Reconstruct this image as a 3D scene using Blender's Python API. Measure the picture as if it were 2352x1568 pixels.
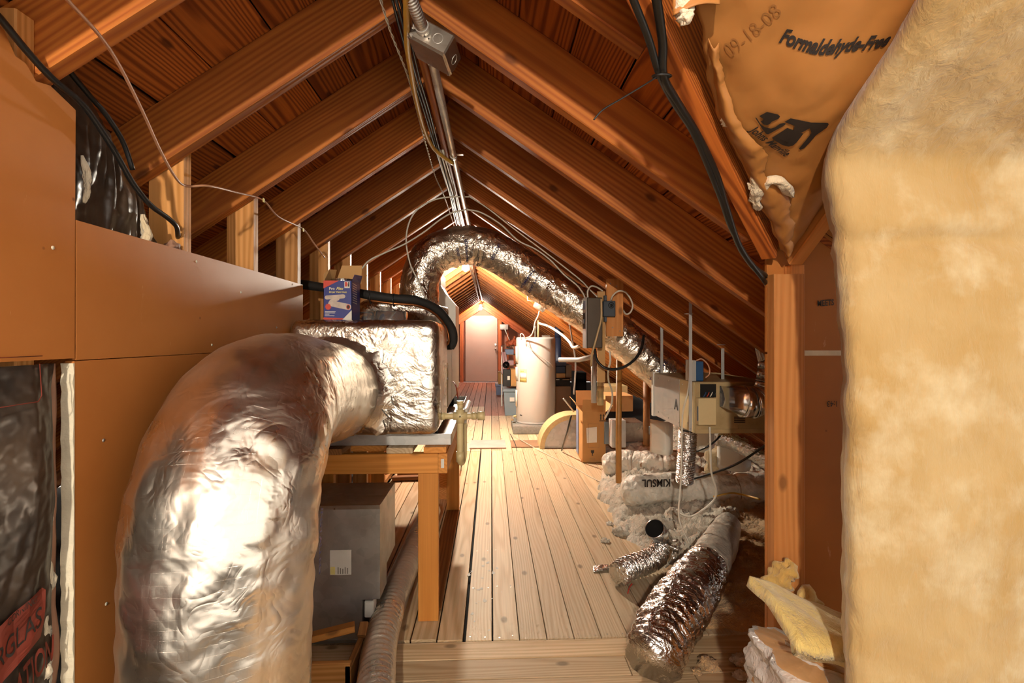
import bpy, bmesh, math, random
from math import sin, cos, pi, radians, sqrt, atan
from mathutils import Vector, Matrix, noise as mn

random.seed(7)
for _o in list(bpy.data.objects):
    bpy.data.objects.remove(_o)
SC = bpy.context.scene
COL = SC.collection

# ------------------------------------------------------------------ camera
FPX, HORIZON, CAMZ = 1150.0, 772.0, 1.2          # focal length and horizon in pixels of 2352x1568; eye height in metres
YAW = atan(48.0 / FPX)
cam_d = bpy.data.cameras.new('camera'); cam = bpy.data.objects.new('camera', cam_d); COL.objects.link(cam)
cam_d.sensor_width = 36.0; cam_d.lens = 36.0 * FPX / 2352.0
cam_d.shift_y = -(784.0 - HORIZON) / 2352.0
cam_d.clip_start = 0.02; cam_d.clip_end = 100
cam.location = (0, 0, CAMZ); cam.rotation_euler = (pi / 2, 0, -YAW)
SC.camera = cam

# ------------------------------------------------------------------ world, exposure
w = bpy.data.worlds.new('world'); SC.world = w; w.use_nodes = True
bg = w.node_tree.nodes['Background']; bg.inputs[0].default_value = (1.0, 0.90, 0.78, 1); bg.inputs[1].default_value = 1.1
SC.view_settings.view_transform = 'Standard'; SC.view_settings.look = 'None'
SC.view_settings.gamma = 1.0; SC.view_settings.use_curve_mapping = False
SC.view_settings.exposure = 0.72
SC.cycles.use_denoising = True
SC.cycles.max_bounces = 5; SC.cycles.diffuse_bounces = 4; SC.cycles.glossy_bounces = 2; SC.cycles.transmission_bounces = 2; SC.cycles.transparent_max_bounces = 6
SC.cycles.use_adaptive_sampling = True; SC.cycles.adaptive_threshold = 0.1; SC.cycles.adaptive_min_samples = 12
SC.cycles.caustics_reflective = False; SC.cycles.caustics_refractive = False
BULBS = [((-0.27, 5.35, 1.93), 3500.0, (1.0, 0.90, 0.74)),     # lamp on the ridge behind the foil arch
         ((-0.26, 12.55, 1.90), 850.0, (1.0, 0.86, 0.74)),    # lamp before the far door
         ((-0.34, -1.60, 1.90), 3000.0, (1.0, 0.90, 0.76))]      # unseen bulb added behind the camera to light the foreground
# ------------------------------------------------------------------ pixel helpers (metres out)
def ray(px, py):
    u = (px - 1176.0) / FPX
    return Vector((sin(YAW) + u * cos(YAW), cos(YAW) - u * sin(YAW), (HORIZON - py) / FPX))
def PY(px, py, Y):
    d = ray(px, py); t = Y / d.y; return Vector((d.x * t, Y, CAMZ + d.z * t))
def PX(px, py, X):
    d = ray(px, py); t = X / d.x; return Vector((X, d.y * t, CAMZ + d.z * t))
def PZ(px, py, z):
    d = ray(px, py); t = (z - CAMZ) / d.z; return Vector((d.x * t, d.y * t, z))

# ------------------------------------------------------------------ object helpers
WL = {}
def V(*a): return Vector(a)
def link(o, parent=None, loc=(0, 0, 0)):
    COL.objects.link(o); WL[o.name] = Vector(loc)
    if parent is not None:
        o.parent = parent; o.location = Vector(loc) - WL[parent.name]
    else:
        o.location = loc
    return o
def tag(o, label=None, cat=None, group=None, kind=None):
    if label: o['label'] = label
    if cat: o['category'] = cat
    if group: o['group'] = group
    if kind: o['kind'] = kind
    return o
def thing(name, label, cat, loc=(0, 0, 0), group=None, kind=None):
    o = bpy.data.objects.new(name, None); o.empty_display_size = 0.05
    link(o, None, loc); return tag(o, label, cat, group, kind)
def mk(name, verts, faces, mat, parent=None, smooth=False, uv=None, mats=None, fmat=None):
    """verts in world metres; the object's origin goes to the middle of its base"""
    vs = [Vector(v) for v in verts]
    lo = Vector((min(v.x for v in vs), min(v.y for v in vs), min(v.z for v in vs)))
    hi = Vector((max(v.x for v in vs), max(v.y for v in vs), max(v.z for v in vs)))
    base = Vector(((lo.x + hi.x) / 2, (lo.y + hi.y) / 2, lo.z))
    me = bpy.data.meshes.new(name)
    me.from_pydata([v - base for v in vs], [], faces)
    if uv:
        l = me.uv_layers.new(name='uv')
        for lp in me.loops: l.data[lp.index].uv = uv[lp.vertex_index]
    if smooth: me.polygons.foreach_set('use_smooth', [True] * len(me.polygons))
    for m in (mats or [mat]): me.materials.append(m)
    if fmat: me.polygons.foreach_set('material_index', fmat)
    me.update()
    o = bpy.data.objects.new(name, me)
    return link(o, parent, base)
class B:
    """collects shapes; build() links them as one mesh object"""
    def __init__(s): s.v = []; s.f = []; s.sm = []
    def add(s, vs, fs, sm=False):
        n = len(s.v); s.v += [Vector(v) for v in vs]; s.f += [tuple(i + n for i in f) for f in fs]; s.sm += [sm] * len(fs); return s
    def box(s, a, b, bev=0.0, M=None, seg=2):
        a, b = Vector(a), Vector(b)
        bm = bmesh.new(); bmesh.ops.create_cube(bm, size=1)
        c = (a + b) / 2; d = b - a
        for v in bm.verts: v.co = Vector((v.co.x * d.x, v.co.y * d.y, v.co.z * d.z)) + c
        if bev > 0: bmesh.ops.bevel(bm, geom=list(bm.edges), offset=bev, segments=seg, affect='EDGES', profile=0.6)
        bm.verts.index_update()
        vs = [v.co.copy() for v in bm.verts]
        if M is not None: vs = [M @ v for v in vs]
        fs = [tuple(v.index for v in f.verts) for f in bm.faces]; bm.free()
        return s.add(vs, fs, bev > 0 and seg > 1)
    def tube(s, path, r, n=12, cap=True, smooth=True):
        v, f, _ = tube_mesh(path, r if callable(r) else (lambda t, a, rr=r: rr), n, cap); return s.add(v, f, smooth)
    def cyl(s, p0, p1, r, n=24, r1=None):
        p0, p1 = Vector(p0), Vector(p1); r1 = r if r1 is None else r1
        d = (p1 - p0).normalized(); u = d.orthogonal().normalized(); q = d.cross(u)
        vs = []; fs = []
        for k in range(n):
            a = 2 * pi * k / n; e = u * cos(a) + q * sin(a); vs += [p0 + e * r, p1 + e * r1]
        for k in range(n):
            j = (k + 1) % n; fs.append((2 * k, 2 * j, 2 * j + 1, 2 * k + 1))
        s.add(vs, fs, True); m = len(s.v) - 2 * n
        s.f += [tuple(m + 2 * k for k in range(n))[::-1], tuple(m + 2 * k + 1 for k in range(n))]; s.sm += [False, False]
        return s
    def lathe(s, c, prof, n=28, M=None):
        c = Vector(c); vs = []; fs = []
        for r, z in prof:
            for k in range(n): vs.append(c + Vector((r * cos(2 * pi * k / n), r * sin(2 * pi * k / n), z)))
        for i in range(len(prof) - 1):
            for k in range(n):
                j = (k + 1) % n; fs.append((i * n + k, i * n + j, i * n + n + j, i * n + n + k))
        if M is not None: vs = [M @ (v - c) + c for v in vs]
        return s.add(vs, fs, True)
    def prism(s, poly, axis, a, b):
        """poly: 2D points of the other two axes in cyclic order; extruded along axis from a to b"""
        def mkp(p, h): return Vector((h, p[0], p[1])) if axis == 'x' else Vector((p[0], h, p[1])) if axis == 'y' else Vector((p[0], p[1], h))
        n = len(poly); vs = [mkp(p, a) for p in poly] + [mkp(p, b) for p in poly]
        fs = [tuple(range(n))[::-1], tuple(range(n, 2 * n))] + [(i, (i + 1) % n, n + (i + 1) % n, n + i) for i in range(n)]
        return s.add(vs, fs)
    def build(s, name, mat, parent=None):
        o = mk(name, s.v, s.f, mat, parent); o.data.polygons.foreach_set('use_smooth', s.sm)
        bm = bmesh.new(); bm.from_mesh(o.data); bmesh.ops.recalc_face_normals(bm, faces=bm.faces); bm.to_mesh(o.data); bm.free()
        return o
def smooth(pts, n=8):
    P = [Vector(p) for p in pts]; P = [P[0] * 2 - P[1]] + P + [P[-1] * 2 - P[-2]]
    out = []
    for i in range(1, len(P) - 2):
        for k in range(n):
            t = k / n; a, b, c, d = P[i - 1], P[i], P[i + 1], P[i + 2]
            out.append(0.5 * ((2 * b) + (c - a) * t + (2 * a - 5 * b + 4 * c - d) * t * t + (3 * b - a - 3 * c + d) * t ** 3))
    return out + [P[-2]]
def resample(pts, m):
    L = [0.0]
    for a, b in zip(pts, pts[1:]): L.append(L[-1] + (b - a).length)
    out = []; j = 0
    for k in range(m):
        d = L[-1] * k / (m - 1)
        while j < len(L) - 2 and L[j + 1] < d: j += 1
        t = (d - L[j]) / max(1e-9, L[j + 1] - L[j]); out.append(pts[j].lerp(pts[j + 1], t))
    return out
def frames(path):
    T = []
    for i in range(len(path)):
        T.append((path[min(i + 1, len(path) - 1)] - path[max(i - 1, 0)]).normalized())
    u = Vector((0, 0, 1)) if abs(T[0].z) < 0.9 else Vector((0, -1, 0))
    out = []
    for t in T:
        u = (u - t * u.dot(t)).normalized(); out.append((t, u.copy(), t.cross(u)))
    return out
def tube_mesh(path, rf, n=16, cap=True):
    """rf(t 0..1, angle) -> radius"""
    fr = frames(path); vs = []; fs = []; uv = []; m = len(path); L = 0.0
    for i, p in enumerate(path):
        if i: L += (p - path[i - 1]).length
        for k in range(n):
            a = 2 * pi * k / n; r = rf(i / (m - 1), a)
            vs.append(p + (fr[i][1] * cos(a) + fr[i][2] * sin(a)) * r); uv.append((L, a))
    for i in range(m - 1):
        for k in range(n):
            j = (k + 1) % n; fs.append((i * n + k, i * n + n + k, i * n + n + j, i * n + j))
    if cap: fs += [tuple(range(n)), tuple(range((m - 1) * n, m * n))[::-1]]
    return vs, fs, uv
def crumple(v, amp, sc, seed=0.0):
    q = v * sc + Vector((seed, seed * 1.7, seed * 0.3))
    return (abs(mn.noise(q)) * 1.2 - 0.35 + 0.5 * mn.noise(q * 2.3)) * amp
def wire(name, pts, r, mat, parent=None, label=None, cat='cable', group=None, n=6, sm=6):
    o = B().tube(smooth(pts, sm), r, n).build(name, mat, parent)
    if parent is None: tag(o, label, cat, group)
    return o
LUM = {}
def lumber(name, p0, p1, w_, t_, mat, parent, side=None, ch=0.0025):
    """a sawn board: long axis p0->p1 is local Y, w_ along 'side' (local X), t_ along local Z"""
    p0, p1 = Vector(p0), Vector(p1); d = p1 - p0; L = d.length; y = d / L
    x = Vector(side) if side is not None else y.cross(Vector((0, 0, 1)))
    x = (x - y * x.dot(y)).normalized(); z = x.cross(y)
    key = (round(L, 3), round(w_, 4), round(t_, 4), mat.name)
    me = LUM.get(key)
    if me is None:
        a, b = w_ / 2, t_ / 2; c = min(ch, a * 0.4, b * 0.4)
        ring = [(-a + c, -b), (a - c, -b), (a, -b + c), (a, b - c), (a - c, b), (-a + c, b), (-a, b - c), (-a, -b + c)]
        vs = [(q[0], -L / 2, q[1]) for q in ring] + [(q[0], L / 2, q[1]) for q in ring]
        fs = [(i, (i + 1) % 8, 8 + (i + 1) % 8, 8 + i)[::-1] for i in range(8)] + [tuple(range(8)), tuple(range(8, 16))[::-1]]
        fs = [f[::-1] for f in fs]
        me = bpy.data.meshes.new(name); me.from_pydata(vs, [], fs); me.materials.append(mat); me.update(); LUM[key] = me
    o = bpy.data.objects.new(name, me); c0 = (p0 + p1) / 2
    link(o, parent, c0)
    M = Matrix((x, y, z)).transposed(); o.rotation_euler = M.to_euler()
    return o
_txt = {}
def text(name, s, size, fn, mat, parent, shear=0.0, bold=0.0, align='LEFT', maxedge=None, space=1.0, xs=1.0):
    """flat lettering: each vertex (u right, v up, metres) is put on its surface by fn(u, v)"""
    cu = bpy.data.curves.new('t', 'FONT'); cu.body = s; cu.size = size; cu.shear = shear; cu.offset = bold; cu.align_x = align
    cu.resolution_u = 3; cu.space_character = space
    o = bpy.data.objects.new('t', cu); COL.objects.link(o)
    dg = bpy.context.evaluated_depsgraph_get(); me = bpy.data.meshes.new_from_object(o.evaluated_get(dg))
    COL.objects.unlink(o); bpy.data.objects.remove(o)
    bm = bmesh.new(); bm.from_mesh(me)
    if maxedge:
        for _ in range(4):
            e = [e for e in bm.edges if e.calc_length() > maxedge]
            if not e: break
            bmesh.ops.subdivide_edges(bm, edges=e, cuts=1)
        bmesh.ops.triangulate(bm, faces=bm.faces)
    bm.verts.index_update()
    vs = [fn(v.co.x * xs, v.co.y) for v in bm.verts]; fs = [tuple(v.index for v in f.verts) for f in bm.faces]; bm.free()
    if not vs: return None
    return mk(name, vs, fs, mat, parent)
def planar(o, u, v):
    o, u, v = Vector(o), Vector(u), Vector(v); return lambda a, b: o + u * a + v * b

# ------------------------------------------------------------------ materials
def lin(c):
    if isinstance(c, str): c = [int(c[i:i + 2], 16) / 255 for i in (0, 2, 4)]
    return tuple((x / 12.92 if x <= 0.04045 else ((x + 0.055) / 1.055) ** 2.4) for x in c) + (1.0,)
class N:
    def __init__(s, name):
        s.m = bpy.data.materials.new(name); s.m.use_nodes = True; s.t = s.m.node_tree
        s.b = s.t.nodes['Principled BSDF']
    def n(s, ty, **k):
        o = s.t.nodes.new('ShaderNode' + ty)
        for a, b in k.items(): setattr(o, a, b)
        return o
    def l(s, a, b): s.t.links.new(a, b)
    def noise(s, vec, scale, detail=4, rough=0.55, dist=0.0):
        o = s.n('TexNoise'); o.inputs['Scale'].default_value = scale; o.inputs['Detail'].default_value = detail
        o.inputs['Roughness'].default_value = rough; o.inputs['Distortion'].default_value = dist
        if vec is not None: s.l(vec, o.inputs['Vector'])
        return o.outputs['Fac']
    def ramp(s, f, stops):
        o = s.n('ValToRGB'); e = o.color_ramp.elements
        while len(e) < len(stops): e.new(0.5)
        for k, (p, c) in enumerate(stops): e[k].position = p; e[k].color = c
        s.l(f, o.inputs[0]); return o.outputs[0]
    def mix(s, f, a, b, ty='MIX'):
        o = s.n('MixRGB', blend_type=ty)
        for k, x in enumerate((f, a, b)):
            if hasattr(x, 'links') or hasattr(x, 'is_linked'): s.l(x, o.inputs[k])
            else: o.inputs[k].default_value = x
        return o.outputs[0]
    def math(s, op, a, b=0.0, c=0.0):
        o = s.n('Math', operation=op)
        for k, x in enumerate((a, b, c)):
            if hasattr(x, 'is_linked'): s.l(x, o.inputs[k])
            else: o.inputs[k].default_value = x
        return o.outputs[0]
    def bump(s, h, strength, dist=0.01, prev=None):
        o = s.n('Bump'); o.inputs['Strength'].default_value = strength; o.inputs['Distance'].default_value = dist
        s.l(h, o.inputs['Height'])
        if prev is not None: s.l(prev, o.inputs['Normal'])
        return o.outputs['Normal']
    def coord(s, jit=9.0):
        tc = s.n('TexCoord'); oi = s.n('ObjectInfo'); cv = s.n('CombineXYZ')
        for k, f in enumerate((1.0, 2.7, 1.9)): s.l(s.math('MULTIPLY', oi.outputs['Random'], f * jit), cv.inputs[k])
        a = s.n('VectorMath', operation='ADD'); s.l(tc.outputs['Object'], a.inputs[0]); s.l(cv.outputs[0], a.inputs[1])
        return a.outputs[0], oi.outputs['Random'], tc
    def mapping(s, v, sc=(1, 1, 1), rot=(0, 0, 0)):
        o = s.n('Mapping'); o.inputs['Scale'].default_value = sc; o.inputs['Rotation'].default_value = rot; s.l(v, o.inputs['Vector']); return o.outputs[0]
def pbr(name, col, rough=0.6, metal=0.0, var=0.12, vs=6.0, bump=0.1, bs=60.0, bd=0.003, spec=0.5, col2=None, trans=0.0, alpha=1.0):
    n = N(name); v, rnd, tc = n.coord()
    c = lin(col); d = lin(col2) if col2 else tuple(x * (1 - 2 * var) for x in c[:3]) + (1,)
    f = n.noise(v, vs, 5, 0.6)
    n.l(n.ramp(f, [(0.3, d), (0.68, c)]), n.b.inputs['Base Color'])
    n.b.inputs['Roughness'].default_value = rough; n.b.inputs['Metallic'].default_value = metal
    n.b.inputs['Specular IOR Level'].default_value = spec
    if trans: n.b.inputs['Transmission Weight'].default_value = trans
    if alpha < 1: n.b.inputs['Alpha'].default_value = alpha
    if bump: n.l(n.bump(n.noise(v, bs, 2, 0.6), bump, bd), n.b.inputs['Normal'])
    return n.m
def wood(name, light, dark, ring=24.0, rough=0.62, contrast=(0.15, 0.75), bump=0.25, knots=1.0, stain=0.35, gloss=0.3, dist=9.0):
    n = N(name); tc = n.n('TexCoord'); rnd = n.n('ObjectInfo').outputs['Random']; cv = n.n('CombineXYZ')
    n.l(n.math('MULTIPLY_ADD', n.math('FRACT', n.math('MULTIPLY', rnd, 13.7)), 0.24, -0.12), cv.inputs[0])
    n.l(n.math('MULTIPLY', rnd, 60.0), cv.inputs[1])
    n.l(n.math('MULTIPLY_ADD', n.math('FRACT', n.math('MULTIPLY', rnd, 29.3)), 0.16, 0.02), cv.inputs[2])
    va = n.n('VectorMath', operation='ADD'); n.l(tc.outputs['Object'], va.inputs[0]); n.l(cv.outputs[0], va.inputs[1]); v = va.outputs[0]
    g = n.mapping(v, (1, 0.09, 1))
    wv = n.n('TexWave', wave_type='RINGS', rings_direction='Y', wave_profile='SIN')
    wv.inputs['Scale'].default_value = ring; wv.inputs['Distortion'].default_value = dist
    wv.inputs['Detail'].default_value = 1.0; wv.inputs['Detail Scale'].default_value = 0.45
    n.l(g, wv.inputs['Vector'])
    L, D = lin(light), lin(dark)
    c = n.ramp(wv.outputs['Fac'], [(contrast[0], D), (contrast[1], L)])
    fib = n.noise(n.mapping(v, (160, 2.2, 160)), 1.0, 2, 0.6)
    c = n.mix(0.22, c, n.ramp(fib, [(0.3, tuple(x * 0.45 for x in D[:3]) + (1,)), (0.7, L)]))
    st = n.noise(n.mapping(v, (5, 1.3, 5)), 1.0, 3, 0.6)
    c = n.mix(n.ramp(st, [(0.42, (0, 0, 0, 1)), (0.72, (stain, stain, stain, 1))]), c, tuple(x * 0.5 for x in D[:3]) + (1,))
    h = n.mix(0.5, wv.outputs['Fac'], fib)
    if knots:
        sx = n.n('SeparateXYZ'); n.l(v, sx.inputs[0]); kv = n.n('CombineXYZ')
        n.l(n.math('ADD', sx.outputs[0], sx.outputs[2]), kv.inputs[0]); n.l(n.math('MULTIPLY', sx.outputs[1], 0.55), kv.inputs[1])
        vo = n.n('TexVoronoi', voronoi_dimensions='2D'); vo.inputs['Scale'].default_value = 4.6; n.l(kv.outputs[0], vo.inputs['Vector'])
        sc_ = n.n('SeparateColor'); n.l(vo.outputs['Color'], sc_.inputs[0])
        k = n.ramp(vo.outputs['Distance'], [(0.035, (1, 1, 1, 1)), (0.075, (0, 0, 0, 1))])
        k = n.mix(1.0, k, n.ramp(sc_.outputs[0], [(0.45, (0, 0, 0, 1)), (0.5, (1, 1, 1, 1))]), 'MULTIPLY')
        c = n.mix(n.mix(1.0, k, (0.8 * knots,) * 3 + (1,), 'MULTIPLY'), c, tuple(x * 0.3 for x in D[:3]) + (1,))
    # each board its own tone
    tone = n.ramp(n.math('FRACT', n.math('MULTIPLY', rnd, 7.31)), [(0.0, (0.72, 0.70, 0.68, 1)), (1.0, (1.08, 1.06, 1.02, 1))])
    c = n.mix(1.0, c, tone, 'MULTIPLY')
    n.l(c, n.b.inputs['Base Color']); n.b.inputs['Roughness'].default_value = rough; n.b.inputs['Specular IOR Level'].default_value = gloss
    n.l(n.bump(h, bump, 0.002), n.b.inputs['Normal'])
    return n.m
def foil(name, col=(0.80, 0.745, 0.68), rough=0.2, b1=0.5, s1=9.0, b2=0.35, s2=42.0, scrim=0.0, dirt=0.15, metal=1.0):
    n = N(name); v, rnd, tc = n.coord()
    a = n.noise(v, s1, 3, 0.62, 1.3); f = n.math('ABSOLUTE', n.math('SUBTRACT', n.noise(v, s2, 2, 0.6, 0.8), 0.5))
    nm = n.bump(a, b1, 0.05); nm = n.bump(f, b2, 0.012, nm)
    if scrim:
        uvn = n.n('UVMap'); sp = n.n('SeparateXYZ'); n.l(uvn.outputs[0], sp.inputs[0])
        g1 = n.math('LESS_THAN', n.math('FRACT', n.math('MULTIPLY', sp.outputs[0], 55.0)), 0.07)
        g2 = n.math('LESS_THAN', n.math('FRACT', n.math('MULTIPLY', sp.outputs[1], 11.0)), 0.06)
        nm = n.bump(n.math('MAXIMUM', g1, g2), scrim, 0.001, nm)
    n.l(nm, n.b.inputs['Normal'])
    c = n.ramp(n.noise(v, 3.0, 3, 0.65), [(0.35, tuple(x * (1 - dirt) for x in col) + (1,)), (0.65, tuple(col) + (1,))])
    n.l(c, n.b.inputs['Base Color']); n.b.inputs['Metallic'].default_value = metal
    n.l(n.ramp(n.noise(v, 5.0, 4), [(0.3, (rough * 0.8,) * 3 + (1,)), (0.7, (rough * 1.6,) * 3 + (1,))]), n.b.inputs['Roughness'])
    return n.m
def galv(name, col=(0.52, 0.51, 0.48), rough=0.42, sp=28.0, metal=0.85):
    n = N(name); v, rnd, tc = n.coord()
    vo = n.n('TexVoronoi'); vo.inputs['Scale'].default_value = sp; n.l(v, vo.inputs['Vector'])
    c = n.ramp(vo.outputs['Color'], [(0.2, tuple(x * 0.86 for x in col) + (1,)), (0.8, tuple(col) + (1,))])
    c = n.mix(n.ramp(n.noise(v, 4, 5, 0.65), [(0.45, (0, 0, 0, 1)), (0.75, (0.5,) * 3 + (1,))]), c, (col[0] * 0.55, col[1] * 0.48, col[2] * 0.4, 1))
    n.l(c, n.b.inputs['Base Color']); n.b.inputs['Metallic'].default_value = metal
    n.l(n.ramp(n.noise(v, 9, 4), [(0.3, (rough * 0.8,) * 3 + (1,)), (0.7, (rough * 1.25,) * 3 + (1,))]), n.b.inputs['Roughness'])
    n.l(n.bump(n.noise(v, 2.5, 2), 0.12, 0.02), n.b.inputs['Normal'])
    return n.m
def fiberboard(name, a, b):
    n = N(name); v, rnd, tc = n.coord(3)
    c = n.ramp(n.noise(v, 1.6, 5, 0.6), [(0.3, lin(b)), (0.7, lin(a))])
    scuff = n.noise(n.mapping(v, (14, 14, 5), (0.5, 0, 0)), 1.0, 6, 0.7, 0.6)
    c = n.mix(n.ramp(scuff, [(0.665, (0, 0, 0, 1)), (0.72, (0.45,) * 3 + (1,))]), c, lin('E0B080'))
    vo = n.n('TexVoronoi'); vo.inputs['Scale'].default_value = 9.0; n.l(v, vo.inputs['Vector'])
    c = n.mix(n.ramp(vo.outputs['Distance'], [(0.03, (0.8,) * 3 + (1,)), (0.05, (0, 0, 0, 1))]), c, lin('6E3F1C'))
    n.l(c, n.b.inputs['Base Color']); n.b.inputs['Roughness'].default_value = 0.55; n.b.inputs['Specular IOR Level'].default_value = 0.35
    n.l(n.bump(n.noise(v, 90, 4, 0.6), 0.06, 0.002), n.b.inputs['Normal'])
    return n.m
def wool(name, a, b, c3=None, bs=55.0, bump=0.8, sheen=0.3):
    n = N(name); v, rnd, tc = n.coord(2)
    c = n.ramp(n.noise(v, 3.2, 5, 0.6, 0.5), [(0.3, lin(b)), (0.65, lin(a))])
    if c3: c = n.mix(n.ramp(n.noise(v, 7.0, 5, 0.6), [(0.5, (0, 0, 0, 1)), (0.72, (0.8,) * 3 + (1,))]), c, lin(c3))
    n.l(c, n.b.inputs['Base Color']); n.b.inputs['Roughness'].default_value = 0.95; n.b.inputs['Specular IOR Level'].default_value = 0.1
    n.b.inputs['Sheen Weight'].default_value = sheen
    h = n.noise(n.mapping(v, (1, 1, 0.35)), bs, 4, 0.65, 0.35)
    n.l(n.bump(h, bump, 0.012), n.b.inputs['Normal'])
    return n.m
def emit(name, col, s):
    n = N(name); n.b.inputs['Base Color'].default_value = (1, 1, 1, 1)
    n.b.inputs['Emission Color'].default_value = tuple(col) + (1,); n.b.inputs['Emission Strength'].default_value = s
    return n.m

M_RAFT = wood('rafter_pine', 'CE7C34', 'A85A24', 26, 0.6, (0.0, 0.9), 0.2, 1.0, 0.6, dist=12)
M_SHEATH = wood('sheathing_pine', 'C86F2C', '843E12', 30, 0.65, (0.1, 0.75), 0.3, 1.0, 0.4, dist=18)
M_STUD = wood('stud_pine', 'D69858', 'B87C3C', 24, 0.6, (0.0, 0.9), 0.2, 0.9, 0.15, dist=14)
M_POST = wood('new_stud_pine', 'DC9654', 'CC8444', 20, 0.55, (0.0, 0.95), 0.12, 0.9, 0.12, dist=14)
M_BENCH = wood('bench_pine', 'DC9446', 'CC8438', 20, 0.55, (0.0, 0.95), 0.12, 0.9, 0.1, dist=14)
M_FLOOR = wood('floor_pine', 'E8D2B0', 'D6BA94', 26, 0.55, (0.0, 0.8), 0.15, 0.9, 0.12, dist=16)
M_FLOORX = wood('floor_pine_worn', 'DEC29C', 'C6A67C', 24, 0.6, (0.0, 0.8), 0.2, 0.9, 0.25, dist=16)
M_FLOORO = wood('floor_pine_old', 'A5703F', '84552C', 24, 0.65, (0.0, 0.85), 0.25, 0.9, 0.45, dist=14)
M_FLOORR = wood('floor_pine_red_bounce', 'CE907A', 'BA7E68', 24, 0.6, (0.0, 0.85), 0.15, 0.8, 0.2)  # reddish light off the far gable, put into the board colour
M_RED = wood('gable_fir', 'DC7C4C', 'C06034', 8, 0.5, (0.0, 0.9), 0.15, 0.5, 0.2)
M_FELT = pbr('roofing_felt', '1A1412', 0.95, 0, 0.1, 4, 0.1)
M_DARK = pbr('dark_void', '14100C', 0.95, 0, 0.1, 4, 0)
M_PANEL = fiberboard('fiberboard', 'BC763A', 'A86228')
M_PANELR = fiberboard('fiberboard_shade', 'B87434', 'A26228')
M_WHITE = pbr('white_enamel', 'E6E2D6', 0.4, 0, 0.04, 3, 0.03)
M_CREAM = pbr('cream_core', 'E4D8BC', 0.85, 0, 0.1, 20, 0.4, 90)
M_FOIL = foil('duct_foil', (0.86, 0.78, 0.67), 0.27, 0.16, 4.0, 0.42, 13, scrim=0.35, dirt=0.12)
M_FOILP = foil('plenum_foil', (0.74, 0.66, 0.56), 0.26, 0.22, 8.0, 0.25, 30)
M_FOILA = foil('arch_foil', (0.76, 0.67, 0.56), 0.24, 0.3, 12.0, 0.3, 40)
M_FOILW = foil('flex_foil', (0.88, 0.86, 0.83), 0.2, 0.35, 14.0, 0.3, 50)
M_SLEEVE = pbr('silver_sleeve', 'C9C2B4', 0.4, 0.35, 0.12, 9, 0.6, 40, 0.01)
M_GALV = galv('galvanised')
M_GALVB = galv('galvanised_bright', (0.74, 0.72, 0.69), 0.16, 14)
M_GALVD = galv('box_steel', (0.42, 0.37, 0.31), 0.33, 40)
M_EMT = galv('conduit_steel', (0.74, 0.71, 0.65), 0.36, 50, 0.7)
M_YEL = wool('yellow_glass_wool', 'AE9468', '9E7E4A', 'C0B08E', 34, 0.5)
M_KRAFT = pbr('kraft_paper', 'AC7238', 0.5, 0, 0.10, 3, 0.25, 14, 0.01, 0.4)
M_BLACKP = pbr('black_paper', '2C2622', 0.35, 0, 0.3, 7, 0.6, 16, 0.02, 0.6, col2='4A3A2C')
M_PINKP = pbr('pink_paper', 'A87C62', 0.7, 0, 0.15, 8, 0.4, 20, 0.01)
M_REDP = pbr('red_print', '8E3B2A', 0.5, 0, 0.25, 9, 0.3, 16, 0.01)
M_INK = pbr('black_ink', '241A14', 0.6, 0, 0.1, 9, 0)
M_INKF = pbr('faint_ink', '8A5826', 0.6, 0, 0.1, 9, 0)
M_BLUEINK = pbr('blue_ink', '2A2A5C', 0.5, 0, 0.1, 9, 0)
M_BLK = pbr('black_foam', '1C1814', 0.75, 0, 0.15, 20, 0.3, 70)
M_BLKC = pbr('black_cable', '181614', 0.4, 0, 0.1, 9, 0.05)
M_COPPER = pbr('copper', 'B87444', 0.3, 0.9, 0.1, 9, 0.05)
M_WIREW = pbr('white_cable', 'DAD2C0', 0.5, 0, 0.06, 9, 0.05)
M_WIREY = pbr('yellow_cable', 'D0A040', 0.45, 0, 0.08, 9, 0.05)
M_WIREP = pbr('peach_wire', 'C08A66', 0.5, 0, 0.08, 9, 0.05)
M_PVC = pbr('yellowed_pvc', 'D2BC88', 0.4, 0, 0.12, 14, 0.08)
M_PVCG = pbr('grey_pipe', 'B4B0AA', 0.45, 0, 0.08, 9, 0.05)
M_CARD = pbr('cardboard', 'BC8A50', 0.8, 0, 0.06, 5, 0.1, 80)
M_CARDI = pbr('cardboard_inside', 'C89A62', 0.85, 0, 0.06, 5, 0.1, 80)
M_CARDD = pbr('cardboard_dull', '9A7A5C', 0.85, 0, 0.1, 5, 0.1, 80)
M_TANK = pbr('tank_enamel', 'BCB8B0', 0.32, 0, 0.02, 2, 0.02)
M_CONC = pbr('foam_pad_grey', '8A8880', 0.9, 0, 0.15, 40, 0.5, 120)
M_TUB = pbr('grey_plastic', '7E8C94', 0.45, 0, 0.05, 5, 0.03)
M_TUBB = pbr('blue_grey_plastic', '7884A0', 0.45, 0, 0.05, 5, 0.03)
M_NAVY = pbr('navy_plastic', '242C44', 0.5, 0, 0.1, 5, 0.03)
M_BLUE = pbr('blue_case', '2C5078', 0.4, 0, 0.06, 5, 0.03)
M_TAN = pbr('tan_enamel', 'BCA478', 0.45, 0.1, 0.10, 7, 0.05, col2='9C8458')
M_TAN2 = pbr('cream_cover', 'D2BC8C', 0.45, 0.0, 0.05, 7, 0.05)
M_GREYM = pbr('pale_grey_metal', 'C6C4BE', 0.35, 0.35, 0.08, 6, 0.06)
M_BRKB = pbr('dark_bronze_box', '4E4030', 0.42, 0.3, 0.08, 6, 0.05)
M_GREYP = pbr('slate_plastic', '3E464E', 0.45, 0, 0.08, 6, 0.05)
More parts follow.
